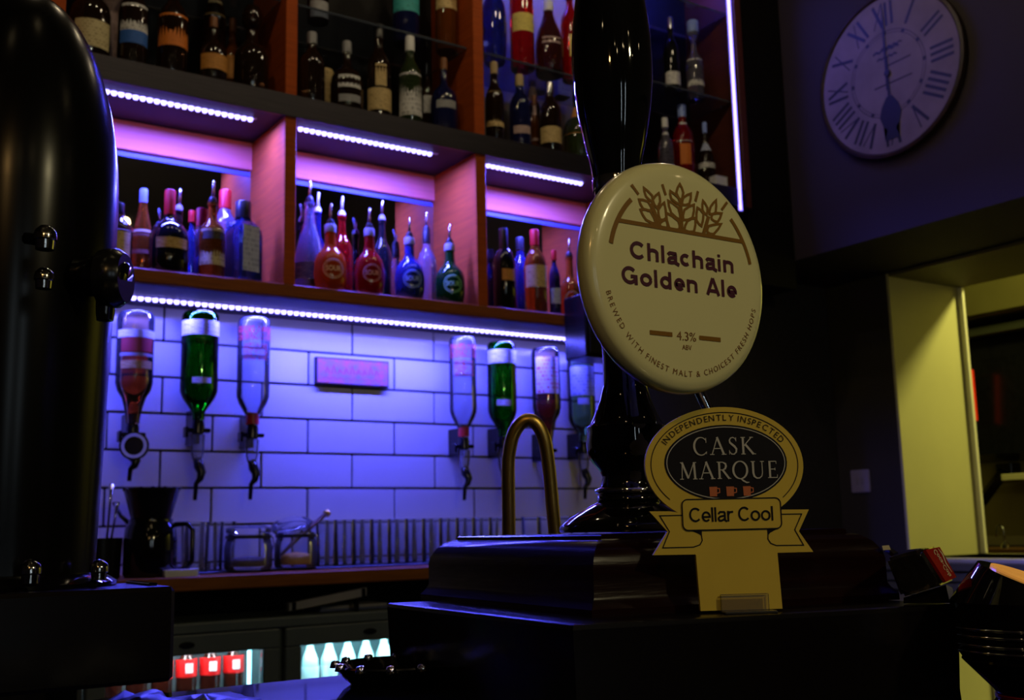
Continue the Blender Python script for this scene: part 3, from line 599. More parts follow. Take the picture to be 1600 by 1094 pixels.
M_rum = mat('spirit_rum', (.62, .10, .012), .0, 0, .96, 1.35); M_green = mat('spirit_green', (.035, .42, .05), .0, 0, .85, 1.35); M_rum2 = mat('spirit_dark_rum', (.35, .02, .012), .0, 0, .9, 1.35); M_pale = mat('spirit_pale_green', (.7, .85, .55), .0, 0, 1, 1.35)
L_white = LAB['white']; L_rw = LAB['redwhite']
# clear film label: red print only
def film(name):
    m = bpy.data.materials.new(name); m.use_nodes = True; nt = m.node_tree; b = nt.nodes['Principled BSDF']
    b.inputs['Base Color'].default_value = (.75, .05, .06, 1); b.inputs['Roughness'].default_value = .4
    tc = nt.nodes.new('ShaderNodeTexCoord'); nz = nt.nodes.new('ShaderNodeTexNoise'); nz.inputs['Scale'].default_value = 9; nz.inputs['Detail'].default_value = 3
    mp = nt.nodes.new('ShaderNodeMapping'); mp.inputs['Scale'].default_value = (2.2, 2.2, 1.0); gt = nt.nodes.new('ShaderNodeMath'); gt.operation = 'GREATER_THAN'; gt.inputs[1].default_value = .53
    nt.links.new(tc.outputs['Generated'], mp.inputs[0]); nt.links.new(mp.outputs[0], nz.inputs['Vector']); nt.links.new(nz.outputs['Fac'], gt.inputs[0]); nt.links.new(gt.outputs[0], b.inputs['Alpha']); return m
M_film = film('red_print_on_clear'); M_redband = mat('red_neck_band', (.6, .02, .02), .4)
a = optic_bottle(211, 489, 662, 56, 'rum', rumg, M_rum, .80, 'dark amber rum bottle hung upside down, leftmost over the tiles', [(519, 531, L_white, 150), (532, 553, mat('label_deep_red', (.35, .02, .02), .5), 110), (555, 560, LAB['grey'], 120), (567, 579, LAB['gold'], 110)])
optic(*a[:3], 752, 'optic with round pale dial under the leftmost bottle', True, a[3])
a = optic_bottle(312, 489, 656, 57, 'gin', greeng, M_green, .985, 'green gin bottle with white band hung upside down, left group', [(504, 527, L_white, 170), (593, 602, L_white, 60)])
optic(*a[:3], 782, 'black optic under the left green bottle', R=a[3])
a = optic_bottle(396, 498, 664, 50, 'gin', M_glass, M_water, .64, 'clear half-empty bottle with red print hung upside down, left group', [(513, 535, M_film, 150), (540, 566, M_film, 90)], M_redband)
optic(*a[:3], 781, 'black optic with red-necked clear bottle, left group', R=a[3])
a = optic_bottle(723, 528, 683, 42, 'gin', M_glass, M_water, .62, 'clear half-empty bottle with red print hung upside down, right group', [(540, 562, M_film, 150), (566, 590, M_film, 90)], M_redband)
optic(*a[:3], 782, 'black optic with red-necked clear bottle, right group', R=a[3])
a = optic_bottle(784, 536, 682, 45, 'gin', greeng, M_green, .985, 'green gin bottle with white band hung upside down, right group', [(549, 570, L_white, 170), (627, 636, L_white, 60)])
optic(*a[:3], 790, 'black optic under the green bottle behind the brass tap', R=a[3])
a = optic_bottle(853, 545, 690, 44, 'rum', rumg, M_rum2, .86, 'dark red rum bottle with tall white label hung upside down', [(560, 617, L_rw, 105)])
optic(*a[:3], 790, 'black optic under the dark red rum bottle', R=a[3])
a = optic_bottle(908, 555, 690, 42, 'gin', whiskyg, M_pale, .9, 'pale green bottle with bluish white label beside the pump', [(575, 620, LAB['bluewhite'], 120), (624, 634, LAB['bluewhite'], 50)])
optic(*a[:3], 780, 'black optic nearest the hand pump', R=a[3])
# plaque on the tiles
px0, px1 = Xat(494, D-.02, .4), Xat(608, D-.02, .4); zt = Zat(557, px0, D-.02); zb = Zat(599, px0, D-.02)
t = thing('wall_plaque', 'small reddish worn plaque fixed to the white tiles', 'plaque', (px0, D-.003, zb))
obj('back_board', box(0, px1-px0, -.016, 0, 0, zt-zb, bev=.001), mat('plaque_edge', (.02, .015, .02), .5), t)
m = mat('plaque_face', (.78, .16, .10), .55, var=(.30, .26, .50), scale=38, stretch=(1, 1, 1.3))
obj('painted_face', box(.004, px1-px0-.004, -.0172, -.016, .004, zt-zb-.004), m, t)
bmw = bmesh.new(); add_stroke(bmw, [(.02+.012*i, .016+(.006 if i % 2 else 0)) for i in range(int((px1-px0-.03)/.012))], .0022, -.0175)
for k in range(9): add_stroke(bmw, [(.03+k*.021, .034), (.036+k*.021, .052+.008*math.sin(k*2)), (.043+k*.021, .036)], .005, -.0175)
obj('worn_lettering', bmw, mat('plaque_print', (.55, .12, .12), .5), t)

# ------------------------------------------------------------------ black speaker box fixed to the end of the lower shelf
t = thing('black_speaker', 'plain black box hung on the lower shelf beside the pump clip', 'speaker', (2.062, YF, .53))
obj('case', box(0, .26, -.115, -.001, 0, .205, bev=.004), M_blackc, t); obj('front_grille', box(.012, .248, -.119, -.115, .012, .193, bev=.002), M_rubber, t)

# ------------------------------------------------------------------ back counter and what stands on it
CZ = -.100; CF = 2.77
bc = thing('back_counter', 'back counter with orange-brown wooden edge below the tiles', 'counter', (0, CF, 0))
obj('worktop', box(-.6, 3.2, 0, D-CF-.006, CZ-.036, CZ, bev=.003), M_counter, bc)
obj('support_panel', box(-.6, .5, .08, D-CF-.006, FL, CZ-.036), M_dark, bc); obj('support_panel', box(1.78, 3.2, .08, D-CF-.006, FL, CZ-.036), M_dark, bc)
obj('rear_panel', box(.5, 1.78, D-CF-.03, D-CF-.006, FL, CZ-.036), M_dark, bc)
t = tag(obj('bar_mat', box(.88, 2.4, 2.90, 3.085, CZ, CZ+.006, bev=.002), M_rubber), 'long thin black mat under the row of glasses', 'mat')
HG = .132
def tumbler_me():
    R = .031; return lathe([(0, 0), (R*.86, 0), (R*.9, .003), (R, HG), (R-.0022, HG), (R*.9-.0024, .010), (0, .010)], 22)
tm = None; gi = 0
GLP = [(275, 2.93), (308, 2.94), (331, 3.00), (510, 2.955), (539, 2.955), (567, 2.955), (595, 2.955), (622, 2.955), (649, 2.955), (676, 2.955), (702, 2.955), (728, 2.955), (754, 2.955), (780, 2.955), (830, 2.955), (856, 2.955), (882, 2.955), (905, 2.955),
       (300, 3.04), (350, 3.04), (470, 3.04), (497, 3.035), (525, 3.035), (552, 3.035), (580, 3.035), (607, 3.035), (634, 3.035), (661, 3.035), (688, 3.035), (714, 3.035), (740, 3.035), (765, 3.035)]
for px, Y in GLP:
    front = Y < 2.97; n = sum(1 for q in GLP[:gi] if (q[1] < 2.97) == front)+1; gi += 1
    if px == 275: lb = 'clear tumbler beside the black jug handle on the counter'
    elif px < 340: lb = 'clear tumbler between the black jug and the clip jar, ' + {308: 'front row', 331: 'back row, right one', 300: 'back row, left one'}.get(px, 'rear')
    elif px in (350, 470): lb = 'clear tumbler half hidden behind the ' + ('closed' if px == 350 else 'open') + ' clip jar'
    elif px > 800: lb = 'clear tumbler on the counter right of the brass tap legs, ' + {830: 'between the legs', 856: 'behind the right leg', 882: 'by the pump foot', 905: 'hard against the pump foot'}[px]
    else:
        row = 'front' if front else 'back'; base = (510 if front else 497)
        k = sorted(q[0] for q in GLP if (q[1] < 2.97) == front and 480 < q[0] < 800).index(px)
        lb = '%s of the %s row of clear tumblers right of the open jar' % (['first', 'second', 'third', 'fourth', 'fifth', 'sixth', 'seventh', 'eighth', 'ninth', 'tenth', 'eleventh', 'twelfth', 'thirteenth'][k], row)
    X = Xat(px, Y, CZ+.06); zz = CZ+.006 if X > .92 else CZ
    if tm is None: o = obj('tumbler', tumbler_me(), M_glass, None, (X, Y, zz), smooth=True, angle=SM); tm = o.data
    else: o = bpy.data.objects.new('tumbler', tm); C.objects.link(o); o.location = (X, Y, zz+ZC)
    tag(o, lb, 'glass', 'clear tumblers on the back counter')
def clip_jar(px, Y, wpx, label, open_=False):
    X = Xat(px, Y, CZ+.05); R = wpx*Vector((X, Y, 0)).dot(fw)/F/2
    t = thing('clip_jar', label, 'jar', (X, Y, CZ+.006))
    H = .098; th = .003
    out = [(0, 0), (R*.9, 0), (R, .008), (R, .062), (R*.93, .078), (R*.86, .086), (R*.86, H)]
    obj('glass_body', lathe(out+[(R*.86-th, H), (R*.86-th, .086), (R*.93-th, .078), (R-th, .062), (R-th, .010), (0, .006)], 28), M_glass, t, smooth=True, angle=SM)
    obj('contents', lathe([(0, .0065), (R-.006, .0105), (R-.0045, .026 if not open_ else .03), (R*.5, .034 if not open_ else .040), (0, .036 if not open_ else .044)], 22), mat('dark_contents', (.05, .04, .03), .7, bump=.8, scale=150) if not open_ else mat('yellow_contents', (.80, .46, .05), .6, bump=.8, scale=150, var=(.55, .28, .02)), t, smooth=True)
    obj('seal_ring', lathe([(R*.87, H-.014), (R*.97, H-.014), (R*.97, H-.005), (R*.87, H-.005), (R*.87, H-.014)], 24), M_rubber, t)
    lid = lathe([(0, 0), (R*.9, 0), (R*.95, .004), (R*.93, .013), (R*.7, .020), (0, .021)], 26)
    o = obj('lid', lid, M_glass, t, (0, 0, H+.001), smooth=True, angle=SM)
    if open_: o.location = (-.005, .02, H+.012); o.rotation_euler = (math.radians(18), math.radians(-16), 0)
    wr_ = bmesh.new(); add_tube(wr_, [(R*.99, -.012, H-.008), (R*1.05, -.012, H-.03), (R*1.06, 0, H-.048), (R*1.05, .012, H-.03), (R*.99, .012, H-.008)], .0018, 6)
    obj('wire_clasp', wr_, M_chrome, t, smooth=True)
    return t, R, X
clip_jar(388, 2.92, 74, 'closed clip-top glass jar with dark contents on the counter')
t, R, X = clip_jar(462, 2.935, 66, 'open clip-top glass jar with yellow contents and tilted lid', True)
b0, b1 = PD(0, 0, 1), None
tg = thing('tongs', 'brown-handled tongs sticking out of the open jar', 'tongs', tuple(PY(438, 864, 2.935)))
vtop = PY(512, 801, 2.935) - PY(438, 864, 2.935)
for s in (-1, 1): obj('arm', tube([(0, s*.004, -.008), vtop*.35+Vector((0, s*.006, 0)), vtop*.97+Vector((0, s*.004, 0))], [.003, .0055, .005], 6), mat('tong_brown', (.10, .05, .02), .3, .6), tg, smooth=True)
obj('end_cap', tube([vtop*.955, vtop*1.02], [.011, .010], 8), M_brass, tg, smooth=True)
# black jug with flared insert
jx = Xat(235, 2.86, CZ+.1)
t = thing('black_jug', 'black jug with handle and flared top at the left counter end', 'jug', (jx, 2.86, CZ))
obj('body', lathe([(0, 0), (.062, 0), (.066, .01), (.066, .09), (.062, .125), (.055, .135), (.055, .145), (0, .145)], 28), M_black, t, smooth=True, angle=SM)
obj('flared_top', lathe([(0, .140), (.048, .140), (.052, .155), (.070, .222), (.066, .222), (.046, .16), (0, .158)], 28), M_blackc, t, smooth=True, angle=SM)
rg = bmesh.new()
for i in range(14): add_lathe(rg, [(0, 0), (.007, 0), (.006, .007), (0, .008)], 6, Matrix.Translation((.066*math.cos(i*PI/7), .066*math.sin(i*PI/7), .218)))
obj('scalloped_rim', rg, M_blackc, t, smooth=True)
hx = Vector((.8, -.55, 0)).normalized()
obj('handle', tube([hx*.060+Vector((0, 0, .130)), hx*.095+Vector((0, 0, .132)), hx*.108+Vector((0, 0, .115)), hx*.108+Vector((0, 0, .04)), hx*.098+Vector((0, 0, .02)), hx*.063+Vector((0, 0, .015))], .0065, 8), M_blackc, t, smooth=True)
obj('spout', tube([-hx*.055+Vector((0, 0, .135)), -hx*.078+Vector((0, 0, .155)), -hx*.098+Vector((0, 0, .19))], [.006, .005, .0045], 8), M_blackc, t, smooth=True)
nx = Xat(285, 2.80, CZ)
t = thing('blue_napkin_stack', 'small bluish white stack on the counter edge beside the jug', 'napkins', (nx, 2.80, CZ))
for i in range(4): obj('napkin', box(-.05, .035, -.022, .05, .0046*i, .0046*i+.004, bev=.0008), M_white, t, (random.uniform(-.001, .001), random.uniform(-.001, .001), 0))
t = thing('utensil_pot', 'small dark pot of bar tools beside the black font', 'pot', (Xat(158, 2.88, CZ), 2.88, CZ))
obj('pot', lathe([(0, 0), (.044, 0), (.048, .10), (.045, .10), (.042, .006), (0, .006)], 20), M_blackc, t, smooth=True, angle=SM)
for (dx, dy, l) in ((-.02, .01, .22), (.012, .0, .235), (.026, .012, .19)): obj('tool', tube([(dx*.5, dy, .01), (dx*1.2, dy*1.2, l*.8), (dx*1.4, dy*1.3, l)], [.003, .003, .007], 8), M_chrome, t, smooth=True)

# ------------------------------------------------------------------ bottle fridge under the counter
FY = 2.75; FZ = -.214; FB = FL+.01
M_fr = mat('grey_fridge_frame', (.085, .105, .11), .5, var=(.07, .09, .095), scale=8); M_frin = mat('fridge_lining', (.06, .075, .085), .5)
M_doorg = thin_glass('door_glass', (.97, .99, 1), (.8, .85, .9), .0)
fr = thing('bottle_fridge', 'low two-door glass-fronted bottle fridge under the back counter', 'fridge', (0, FY, 0))
x0, x1 = .60, 1.60
obj('cabinet_top', box(x0, x1, .003, .29, FZ-.025, FZ, bev=.003), M_fr, fr)
cb = bmesh.new(); add_box(cb, x0, x0+.012, .032, .29, FB, FZ-.026); add_box(cb, x1-.012, x1, .032, .29, FB, FZ-.026); add_box(cb, x0+.012, x1-.012, .28, .29, FB, FZ-.026); add_box(cb, x0+.012, x1-.012, .032, .28, FB, FB+.05)
obj('lining', cb, M_frin, fr)
obj('front_frame', (lambda b: (add_box(b, 1.062, 1.128, .0305, .055, FB+.051, FZ-.062), add_box(b, x0+.013, x1-.013, .0305, .055, FZ-.062, FZ-.0255), b)[2])(bmesh.new()), M_fr, fr)
obj('shelf', box(x0+.013, x1-.013, .06, .279, -.483, -.475), mat('wire_shelf', (.4, .45, .5), .3, .8), fr); obj('shelf', box(x0+.013, x1-.013, .05, .279, -.808, -.80), mat('wire_shelf', (.4, .45, .5)), fr)
for (a, b) in ((.612, 1.087), (1.103, 1.59)):
    d = bmesh.new(); zt, zb2 = FZ-.027, FB+.06
    add_box(d, a, b, 0, .03, zt-.048, zt, bev=.003); add_box(d, a, b, 0, .03, zb2, zb2+.05, bev=.003)
    add_box(d, a, a+.044, 0, .03, zb2+.05, zt-.048, bev=.003); add_box(d, b-.044, b, 0, .03, zb2+.05, zt-.048, bev=.003)
    dd = obj('door', d, M_fr, fr)
    gk = bmesh.new(); add_box(gk, a+.0445, b-.0445, .012, .016, zb2+.05, zt-.048); obj('glass_pane', gk, M_doorg, dd)
    bx = Xat(292 if a < 1 else 578, FY, zt-.02)
    obj('oval_badge', lathe([(0, 0), (.02, 0), (.019, .003), (0, .0035)], 24, Matrix.Translation((bx, -.0001, zt-.024)) @ Matrix.Rotation(PI/2, 4, 'X') @ Matrix.Diagonal((1, .42, 1, 1))), M_blackc, dd)
obj('light_tube', tube([(x0+.06, .072, FZ-.040), (1.05, .072, FZ-.040)], .006, 8), mat('fridge_tube_white', (1, 1, 1), .5, emit=(.9, .93, 1), estr=75), fr)
obj('light_tube', tube([(1.14, .072, FZ-.040), (x1-.04, .072, FZ-.040)], .006, 8), mat('fridge_tube_cyan', (1, 1, 1), .5, emit=(.42, .95, 1), estr=190), fr)
obj('light_tube', tube([(1.030, .066, -.29), (1.030, .066, -.46)], .005, 8), mat('fridge_tube_side', (1, 1, 1), .5, emit=(.2, .75, 1), estr=5), fr)
M_redl = mat('red_label', (.80, .012, .012), .45, var=(.62, .008, .008), scale=30)
cola_body = G['cola']
ords = ['first', 'second', 'third', 'fourth', 'fifth', 'sixth', 'seventh']
for i in range(6):
    x = .70+i*.062
    t = thing('soft_drink_bottle', 'dark bottle with red and white label, %s from left in the left fridge door' % ords[i], 'bottle', (x, 2.88, -.4745), 0, 'red-labelled bottles in the fridge')
    hh = .232; pr = interp(SHAPES['std'], .026, hh)
    obj('glass_body', lathe(pr, 18), cola_body, t, smooth=True, angle=SM)
    fa = math.atan2(-2.87, -x)+.2; obj('label', label_patch(.0262, .0262, .142-.022, .142+.022, fa, 230), M_redl, t, smooth=True)
    obj('label_panel', label_patch(.0266, .0266, .142-.012, .142+.012, fa+.1, 42), M_white, t, smooth=True)
for i in range(7):
    x = 1.165+i*.056
    t = thing('pale_drink_bottle', 'cyan-lit pale bottle, %s from left in the right fridge door' % ords[i], 'bottle', (x, 2.87, -.4745), 0, 'pale bottles in the fridge')
    hh = .225; pr = interp(SHAPES['tall'], .0235, hh)
    obj('glass_body', lathe(pr, 18), mat('pale_bottle', (.7, .9, .9), .1, 0, .3, 1.45), t, smooth=True, angle=SM)
    obj('label', label_patch(.0237, .0237, .06, .118, math.atan2(-2.86, -x)+.2, 220), M_white, t, smooth=True)
# things lying on the fridge
q1 = PY(452, 948, 2.80); q2 = PY(573, 924, 2.80)
t = thing('menu_board', 'grey narrow board leaning on top of the fridge', 'board', (q1.x, 2.80, FZ))
dx, dzz = q2.x-q1.x, q2.z-q1.z; z00 = q1.z-FZ
bmx = bmesh.new(); add_hull(bmx, [(0, 0, max(0, z00-.012)), (dx, 0, z00+dzz-.012), (dx, .02, z00+dzz-.012), (0, .02, max(0, z00-.012)), (0, 0, z00+.008), (dx, 0, z00+dzz+.010), (dx, .02, z00+dzz+.010), (0, .02, z00+.008)])
obj('board', bmx, M_paper, t)
for k in (.03, .93): obj('clip', box(dx*k, dx*k+.012, -.003, .0, z00+dzz*k-.012, z00+dzz*k+.010, bev=.001), M_blackc, t)
obj('foot', box(dx*.86, dx*.9, .002, .02, 0, z00+dzz*.86-.010), M_blackc, t)
q3 = PY(500, 950, 2.86); t = thing('blue_folder', 'flat bluish folder lying behind the grey board on the fridge', 'folder', (q3.x, 2.86, FZ))
obj('cover', box(0, .21, 0, .12, 0, .006, bev=.001), mat('blue_folder', (.10, .12, .25), .5), t); obj('pages', box(.004, .206, .003, .117, .0062, .014), M_paper, t)

# ------------------------------------------------------------------ the clock on the bulkhead
cc = PX(1393.5, 117, XB); CR = .302
ck = thing('wall_clock', 'large round white clock with roman numerals on the dark bulkhead', 'clock', (XB, cc.y, cc.z), -PI/2)
# local: x to the right as seen from the room, z up, facing -y
M_face = mat('aged_white_face', (.23, .18, .21), .6, var=(.17, .135, .15), scale=9, spec=.2)
RX = Matrix.Rotation(PI/2, 4, 'X')
obj('case', lathe([(0, .001), (CR, .001), (CR+.006, .012), (CR+.004, .026), (CR-.006, .030), (CR-.012, .022), (0, .022)], 64, RX), mat('rusty_rim', (.05, .025, .015), .5, var=(.02, .012, .01), scale=25), ck, smooth=True, angle=SM)
obj('face', lathe([(0, .0225), (CR-.013, .0225), (CR-.013, .0232), (0, .0232)], 64, RX), M_face, ck)
M_ink = mat('clock_ink', (.012, .012, .014), .5)
ROM = ['XII', 'I', 'II', 'III', 'IIII', 'V', 'VI', 'VII', 'VIII', 'IX', 'X', 'XI']
for k, s in enumerate(ROM):
    bm = bmesh.new(); wd = {'I': .024, 'V': .046, 'X': .046}; tot = sum(wd[c] for c in s); x = -tot/2; h2 = .045
    for c in s:
        if c == 'I': add_stroke(bm, [(x+.012, -h2), (x+.012, h2)], .011)
        if c == 'V': add_stroke(bm, [(x+.005, h2), (x+.023, -h2)], .012); add_stroke(bm, [(x+.041, h2), (x+.023, -h2)], .005)
        if c == 'X': add_stroke(bm, [(x+.005, h2), (x+.041, -h2)], .012); add_stroke(bm, [(x+.041, h2), (x+.005, -h2)], .005)
        x += wd[c]
    M = Matrix.Rotation(k*PI/6, 4, 'Y') @ Matrix.Translation((0, -.0236, .222))
    bm.transform(M); obj('numeral', bm, M_ink, ck)
bm = bmesh.new(); add_stroke(bm, ell(0, 0, .158, .158, 60), .0025, -.0236, True); add_stroke(bm, ell(0, 0, .148, .148, 60), .0018, -.0236, True)
for k in range(12): a = k*PI/6; add_stroke(bm, [(.146*math.sin(a), .146*math.cos(a)), (.16*math.sin(a), .16*math.cos(a))], .014, -.0237)
for (z, a, b, wv) in ((.09, -.055, .055, .012), (.062, -.04, .045, .010), (.098, -.02, .07, .008)): add_stroke(bm, [(a+(b-a)*i/8, z+(.003 if i % 2 else -.003)) for i in range(9)], wv*.7, -.0237)
for (z, a, b) in ((.028, .0, .10), (-.040, -.06, .10)): add_stroke(bm, [(a, z), (b, z+.004)], .006, -.0237)
obj('dial_print', bm, M_ink, ck)
bm = bmesh.new(); add_stroke(bm, [(-.004, -.06), (-.002, .2), (-.002, .27)], [.010, .008, .002], -.026); obj('minute_hand', bm, M_ink, ck)
bm = bmesh.new(); add_stroke(bm, [(0, .06), (0, -.09)], .011, -.0252); add_poly(bm, [(.012, -.085), (.036, -.12), (.046, -.155), (.034, -.19), (.018, -.205), (.03, -.245), (-.03, -.245), (-.018, -.205), (-.034, -.19), (-.046, -.155), (-.036, -.12), (-.012, -.085)], -.0252); obj('hour_hand', bm, M_ink, ck)
obj('hub', lathe([(0, .0235), (.014, .0235), (.012, .029), (0, .030)], 18, RX), M_ink, ck)
# light switch on the lower wall
sp = PX(1346, 752, XW)
sw = thing('light_switch', 'pale square light switch on the dark wall left of the hatch', 'switch', (XW-.001, sp.y, sp.z), -PI/2)
obj('plate', box(-.047, .047, -.009, 0, -.047, .047, bev=.003, seg=2), mat('switch_white', (.38, .33, .38), .4), sw)
for q in (-.02, .006): obj('rocker', box(q, q+.014, -.012, -.009, -.013, .013, bev=.001), mat('switch_rocker', (.33, .29, .33), .4), sw)

# ------------------------------------------------------------------ front bar
BZ = -.099
fb = thing('front_bar', 'glossy black bar top in the foreground', 'bar counter', (0, 0, 0))
obj('bar_top', box(-2.2, 2.6, .02, .735, BZ-.04, BZ, bev=.004), M_bar, fb)
obj('bar_front', box(-2.2, 2.6, .09, .14, FL, BZ-.04), M_maho, fb)
us = thing('under_bar_sink_unit', 'dark work shelf behind the bar carrying the brass tap', 'worktop', (0, .78, FL))
obj('work_shelf', box(-2.2, 2.6, 0, .34, ZC-.395, ZC-.3605), M_blackc, us); obj('cabinet', box(-2.2, 2.6, .02, .30, 0.001, ZC-.396), M_dark, us)

# ------------------------------------------------------------------ hand pump on its mahogany box
PT = -.050
c0, c1, c2 = PZ(895, 976, PT), PZ(1290, 950.5, PT), PZ(1497, 943.5, PT); cl = PZ(605, 942, PT)
back = c2 + (cl-c0)*.98
hp = thing('hand_pump', 'black beer hand pump on a dark mahogany box in the centre foreground', 'hand pump', (.462, .561, BZ))
O = Vector((.462, .561, BZ))
def loop_solid(bm, rings):
    n = bmesh.new(); R = [[n.verts.new(p) for p in ring] for ring in rings]; k = len(R[0])
    for A, B in zip(R, R[1:]):
        for i in range(k): n.faces.new((A[i], A[(i+1) % k], B[(i+1) % k], B[i]))
    n.faces.new(R[0][::-1]); n.faces.new(R[-1]); bmesh.ops.recalc_face_normals(n, faces=n.faces); merge(bm, n)
foot = [c0, c2, back, cl]
def ringz(pts, z, inset=0):
    c = sum((Vector((p.x, p.y, 0)) for p in pts), Vector())/len(pts); out = []
    for p in pts:
        v = Vector((p.x, p.y, 0)); d = (c-v).normalized(); q = v + d*inset; out.append(Vector((q.x-O.x, q.y-O.y, z-O.z)))
    return out
bm = bmesh.new(); loop_solid(bm, [ringz(foot, BZ, .003), ringz(foot, PT-.003), ringz(foot, PT-.0006, .0006), ringz(foot, PT, .004)])
obj('plinth', bm, M_plinth, hp)
# moulded box above: corner near the viewer at (928,964)
b0_, b1_, b3_ = PZ(926, 965, PT), PZ(1402, 937, PT), PZ(660, 937, PT)
b2_ = b1_ + (b3_-b0_)
bx4 = [b0_, b1_, b2_, b3_]
def ring4(z, ins):
    e1 = (b1_-b0_).normalized(); e2 = (b3_-b0_).normalized()
    ps = [b0_+e1*ins+e2*ins, b1_-e1*ins+e2*ins, b2_-e1*ins-e2*ins, b3_+e1*ins-e2*ins]
    return [Vector((p.x-O.x, p.y-O.y, z-O.z)) for p in ps]
TOP = -.0045
prof = [(0, PT), (.0, PT+.004), (.004, PT+.009), (.006, PT+.012), (.006, PT+.030), (.0065, PT+.033), (.009, PT+.0385), (.013, PT+.042), (.018, PT+.0438), (.018, TOP-.001), (.019, TOP)]
prof = [(-.001, PT), (-.001, PT+.004), (.002, PT+.008), (.0035, PT+.011), (.0035, PT+.026), (.0045, PT+.031), (.008, PT+.037), (.0135, PT+.0415), (.019, PT+.043), (.019, TOP-.0008), (.020, TOP)]
bm = bmesh.new(); loop_solid(bm, [ring4(z, i) for i, z in prof]); obj('moulded_box', bm, M_maho, hp, smooth=True, angle=math.radians(30))
# turned flange, body and handle: silhouette radii against height
def zpx(y): return Zat(y, .462, .561) - BZ
K = .722/F
body = [(832, 0), (830, 108), (824, 110), (818, 107), (807, 93), (797, 76), (790, 62), (783, 49)]
body2 = [(787, 0), (786, 44), (781, 50), (775, 49), (770, 43), (764, 46), (758, 43), (745, 40), (735, 44), (722, 55), (710, 62), (692, 63.5), (676, 61), (668, 62), (662, 56), (654, 52), (640, 46), (625, 40), (600, 34), (560, 33), (540, 34), (500, 40), (495, 0)]
obj('base_flange', lathe([(r*K, zpx(y)) for y, r in body]+[(0, zpx(783))], 48), M_black, hp, smooth=True, angle=math.radians(50))
obj('turned_body', lathe([(r*K, zpx(y)) for y, r in body2], 48), M_black, hp, smooth=True, angle=math.radians(50))
obj('collar_ring', lathe([(46*K, zpx(772)), (53*K, zpx(770)), (53*K, zpx(764)), (46*K, zpx(762))], 40), M_chrome, hp, smooth=True)
hand = [(502, 0), (500, 30), (470, 31), (400, 33), (340, 34.5), (290, 37.5), (263, 41), (246, 44), (230, 48), (213, 52), (197, 55.5), (180, 59), (164, 61.5), (148, 63.5), (130, 65.5), (110, 66.5), (90, 66.5), (66, 65.8), (33, 62.5), (0, 57.5), (-40, 51), (-80, 43), (-110, 33), (-128, 20), (-134, 0)]
obj('handle', lathe([(r*K, zpx(y)) for y, r in hand], 56), M_black, hp, smooth=True, angle=math.radians(60))
obj('handle_ferrule', lathe([(31*K, zpx(300)), (39*K, zpx(299)), (40.5*K, zpx(290)), (39.5*K, zpx(281)), (34*K, zpx(280))], 40), M_chrome, hp, smooth=True, angle=SM)
pcp = PD(1056.5, 433.1, .63)
obj('clip_stem', tube([(0, -.012, pcp.z-BZ-.02), (pcp.x-O.x, pcp.y+.0210-O.y, pcp.z-BZ-.02)], .006, 8), M_chrome, hp, smooth=True)
obj('rear_spout', tube([(.03, -.01, zpx(560)), (.052, -.014, zpx(600)), (.064, -.017, zpx(660)), (.068, -.018, zpx(760))], .004, 8), M_chrome, hp, smooth=True)

# ------------------------------------------------------------------ pump clip
R = .0681
pc = thing('pump_clip', 'round cream pump clip with printed wheat ears on the hand pump', 'pump clip', (pcp.x, pcp.y, pcp.z))
pcf = .0015
obj('disc', lathe([(0, -.008), (R*.93, -.008), (R*.985, -.0065), (R, -.004), (R, -.001), (R*.985, .0025), (R*.955, .0046), (R*.90, .0056), (R*.82, .006), (0, .006)], 96, RX), mat('cream_resin', (.80, .78, .42), .25, coat=.5, var=(.77, .745, .395), scale=12), pc, smooth=True, angle=math.radians(60))
obj('mount', box(-.012, .012, .008, .016, -.035, .03, bev=.002), M_blackc, pc)
Yp = -.0063
M_gold = mat('print_brown_gold', (.24, .115, .012), .4); M_plum = mat('print_plum', (.075, .012, .035), .4); M_brownp = mat('print_brown', (.22, .10, .03), .4)
S = lambda pts: [(x*R, z*R) for x, z in pts]
bm = bmesh.new(); wl = .023*R
LEAF = [[(.009, .797), (-.036, .714), (.012, .65), (.045, .726)], [(-.103, .717), (-.096, .651), (-.002, .612), (-.015, .672)], [(.132, .731), (.109, .637), (.027, .616), (.042, .681)],
        [(-.131, .628), (-.103, .526), (-.004, .478), (-.021, .582)], [(.161, .636), (.136, .516), (.03, .483), (.047, .574)], [(-.160, .518), (-.134, .390), (-.021, .392), (-.028, .466)], [(.171, .52), (.146, .395), (.036, .395), (.076, .48)],
        [(-.393, .698), (-.375, .627), (-.311, .593), (-.308, .646)], [(-.234, .679), (-.304, .611), (-.264, .547), (-.222, .606)], [(-.453, .589), (-.413, .517), (-.315, .513), (-.355, .586)], [(-.441, .504), (-.386, .425), (-.277, .405), (-.337, .51)], [(-.177, .604), (-.248, .532), (-.231, .447), (-.162, .474)], [(-.165, .46), (-.235, .42), (-.225, .388), (-.15, .388)],
        [(.27, .688), (.258, .605), (.303, .566), (.319, .632)], [(.426, .716), (.356, .646), (.339, .58), (.412, .6)], [(.2, .615), (.181, .504), (.237, .458), (.268, .57)], [(.484, .606), (.375, .585), (.36, .538), (.43, .52)], [(.471, .508), (.32, .469), (.304, .413), (.375, .404)]]
for lf in LEAF:
    q = []                                    # round the leaf sides a little
    for i in range(4):
        a, b = Vector(lf[i]), Vector(lf[(i+1) % 4]); c = sum((Vector(p) for p in lf), Vector((0, 0)))/4; m_ = (a+b)/2; q += [a, m_+(m_-c)*.16]
    add_stroke(bm, S([(p.x, p.y) for p in q]), wl, Yp, True)
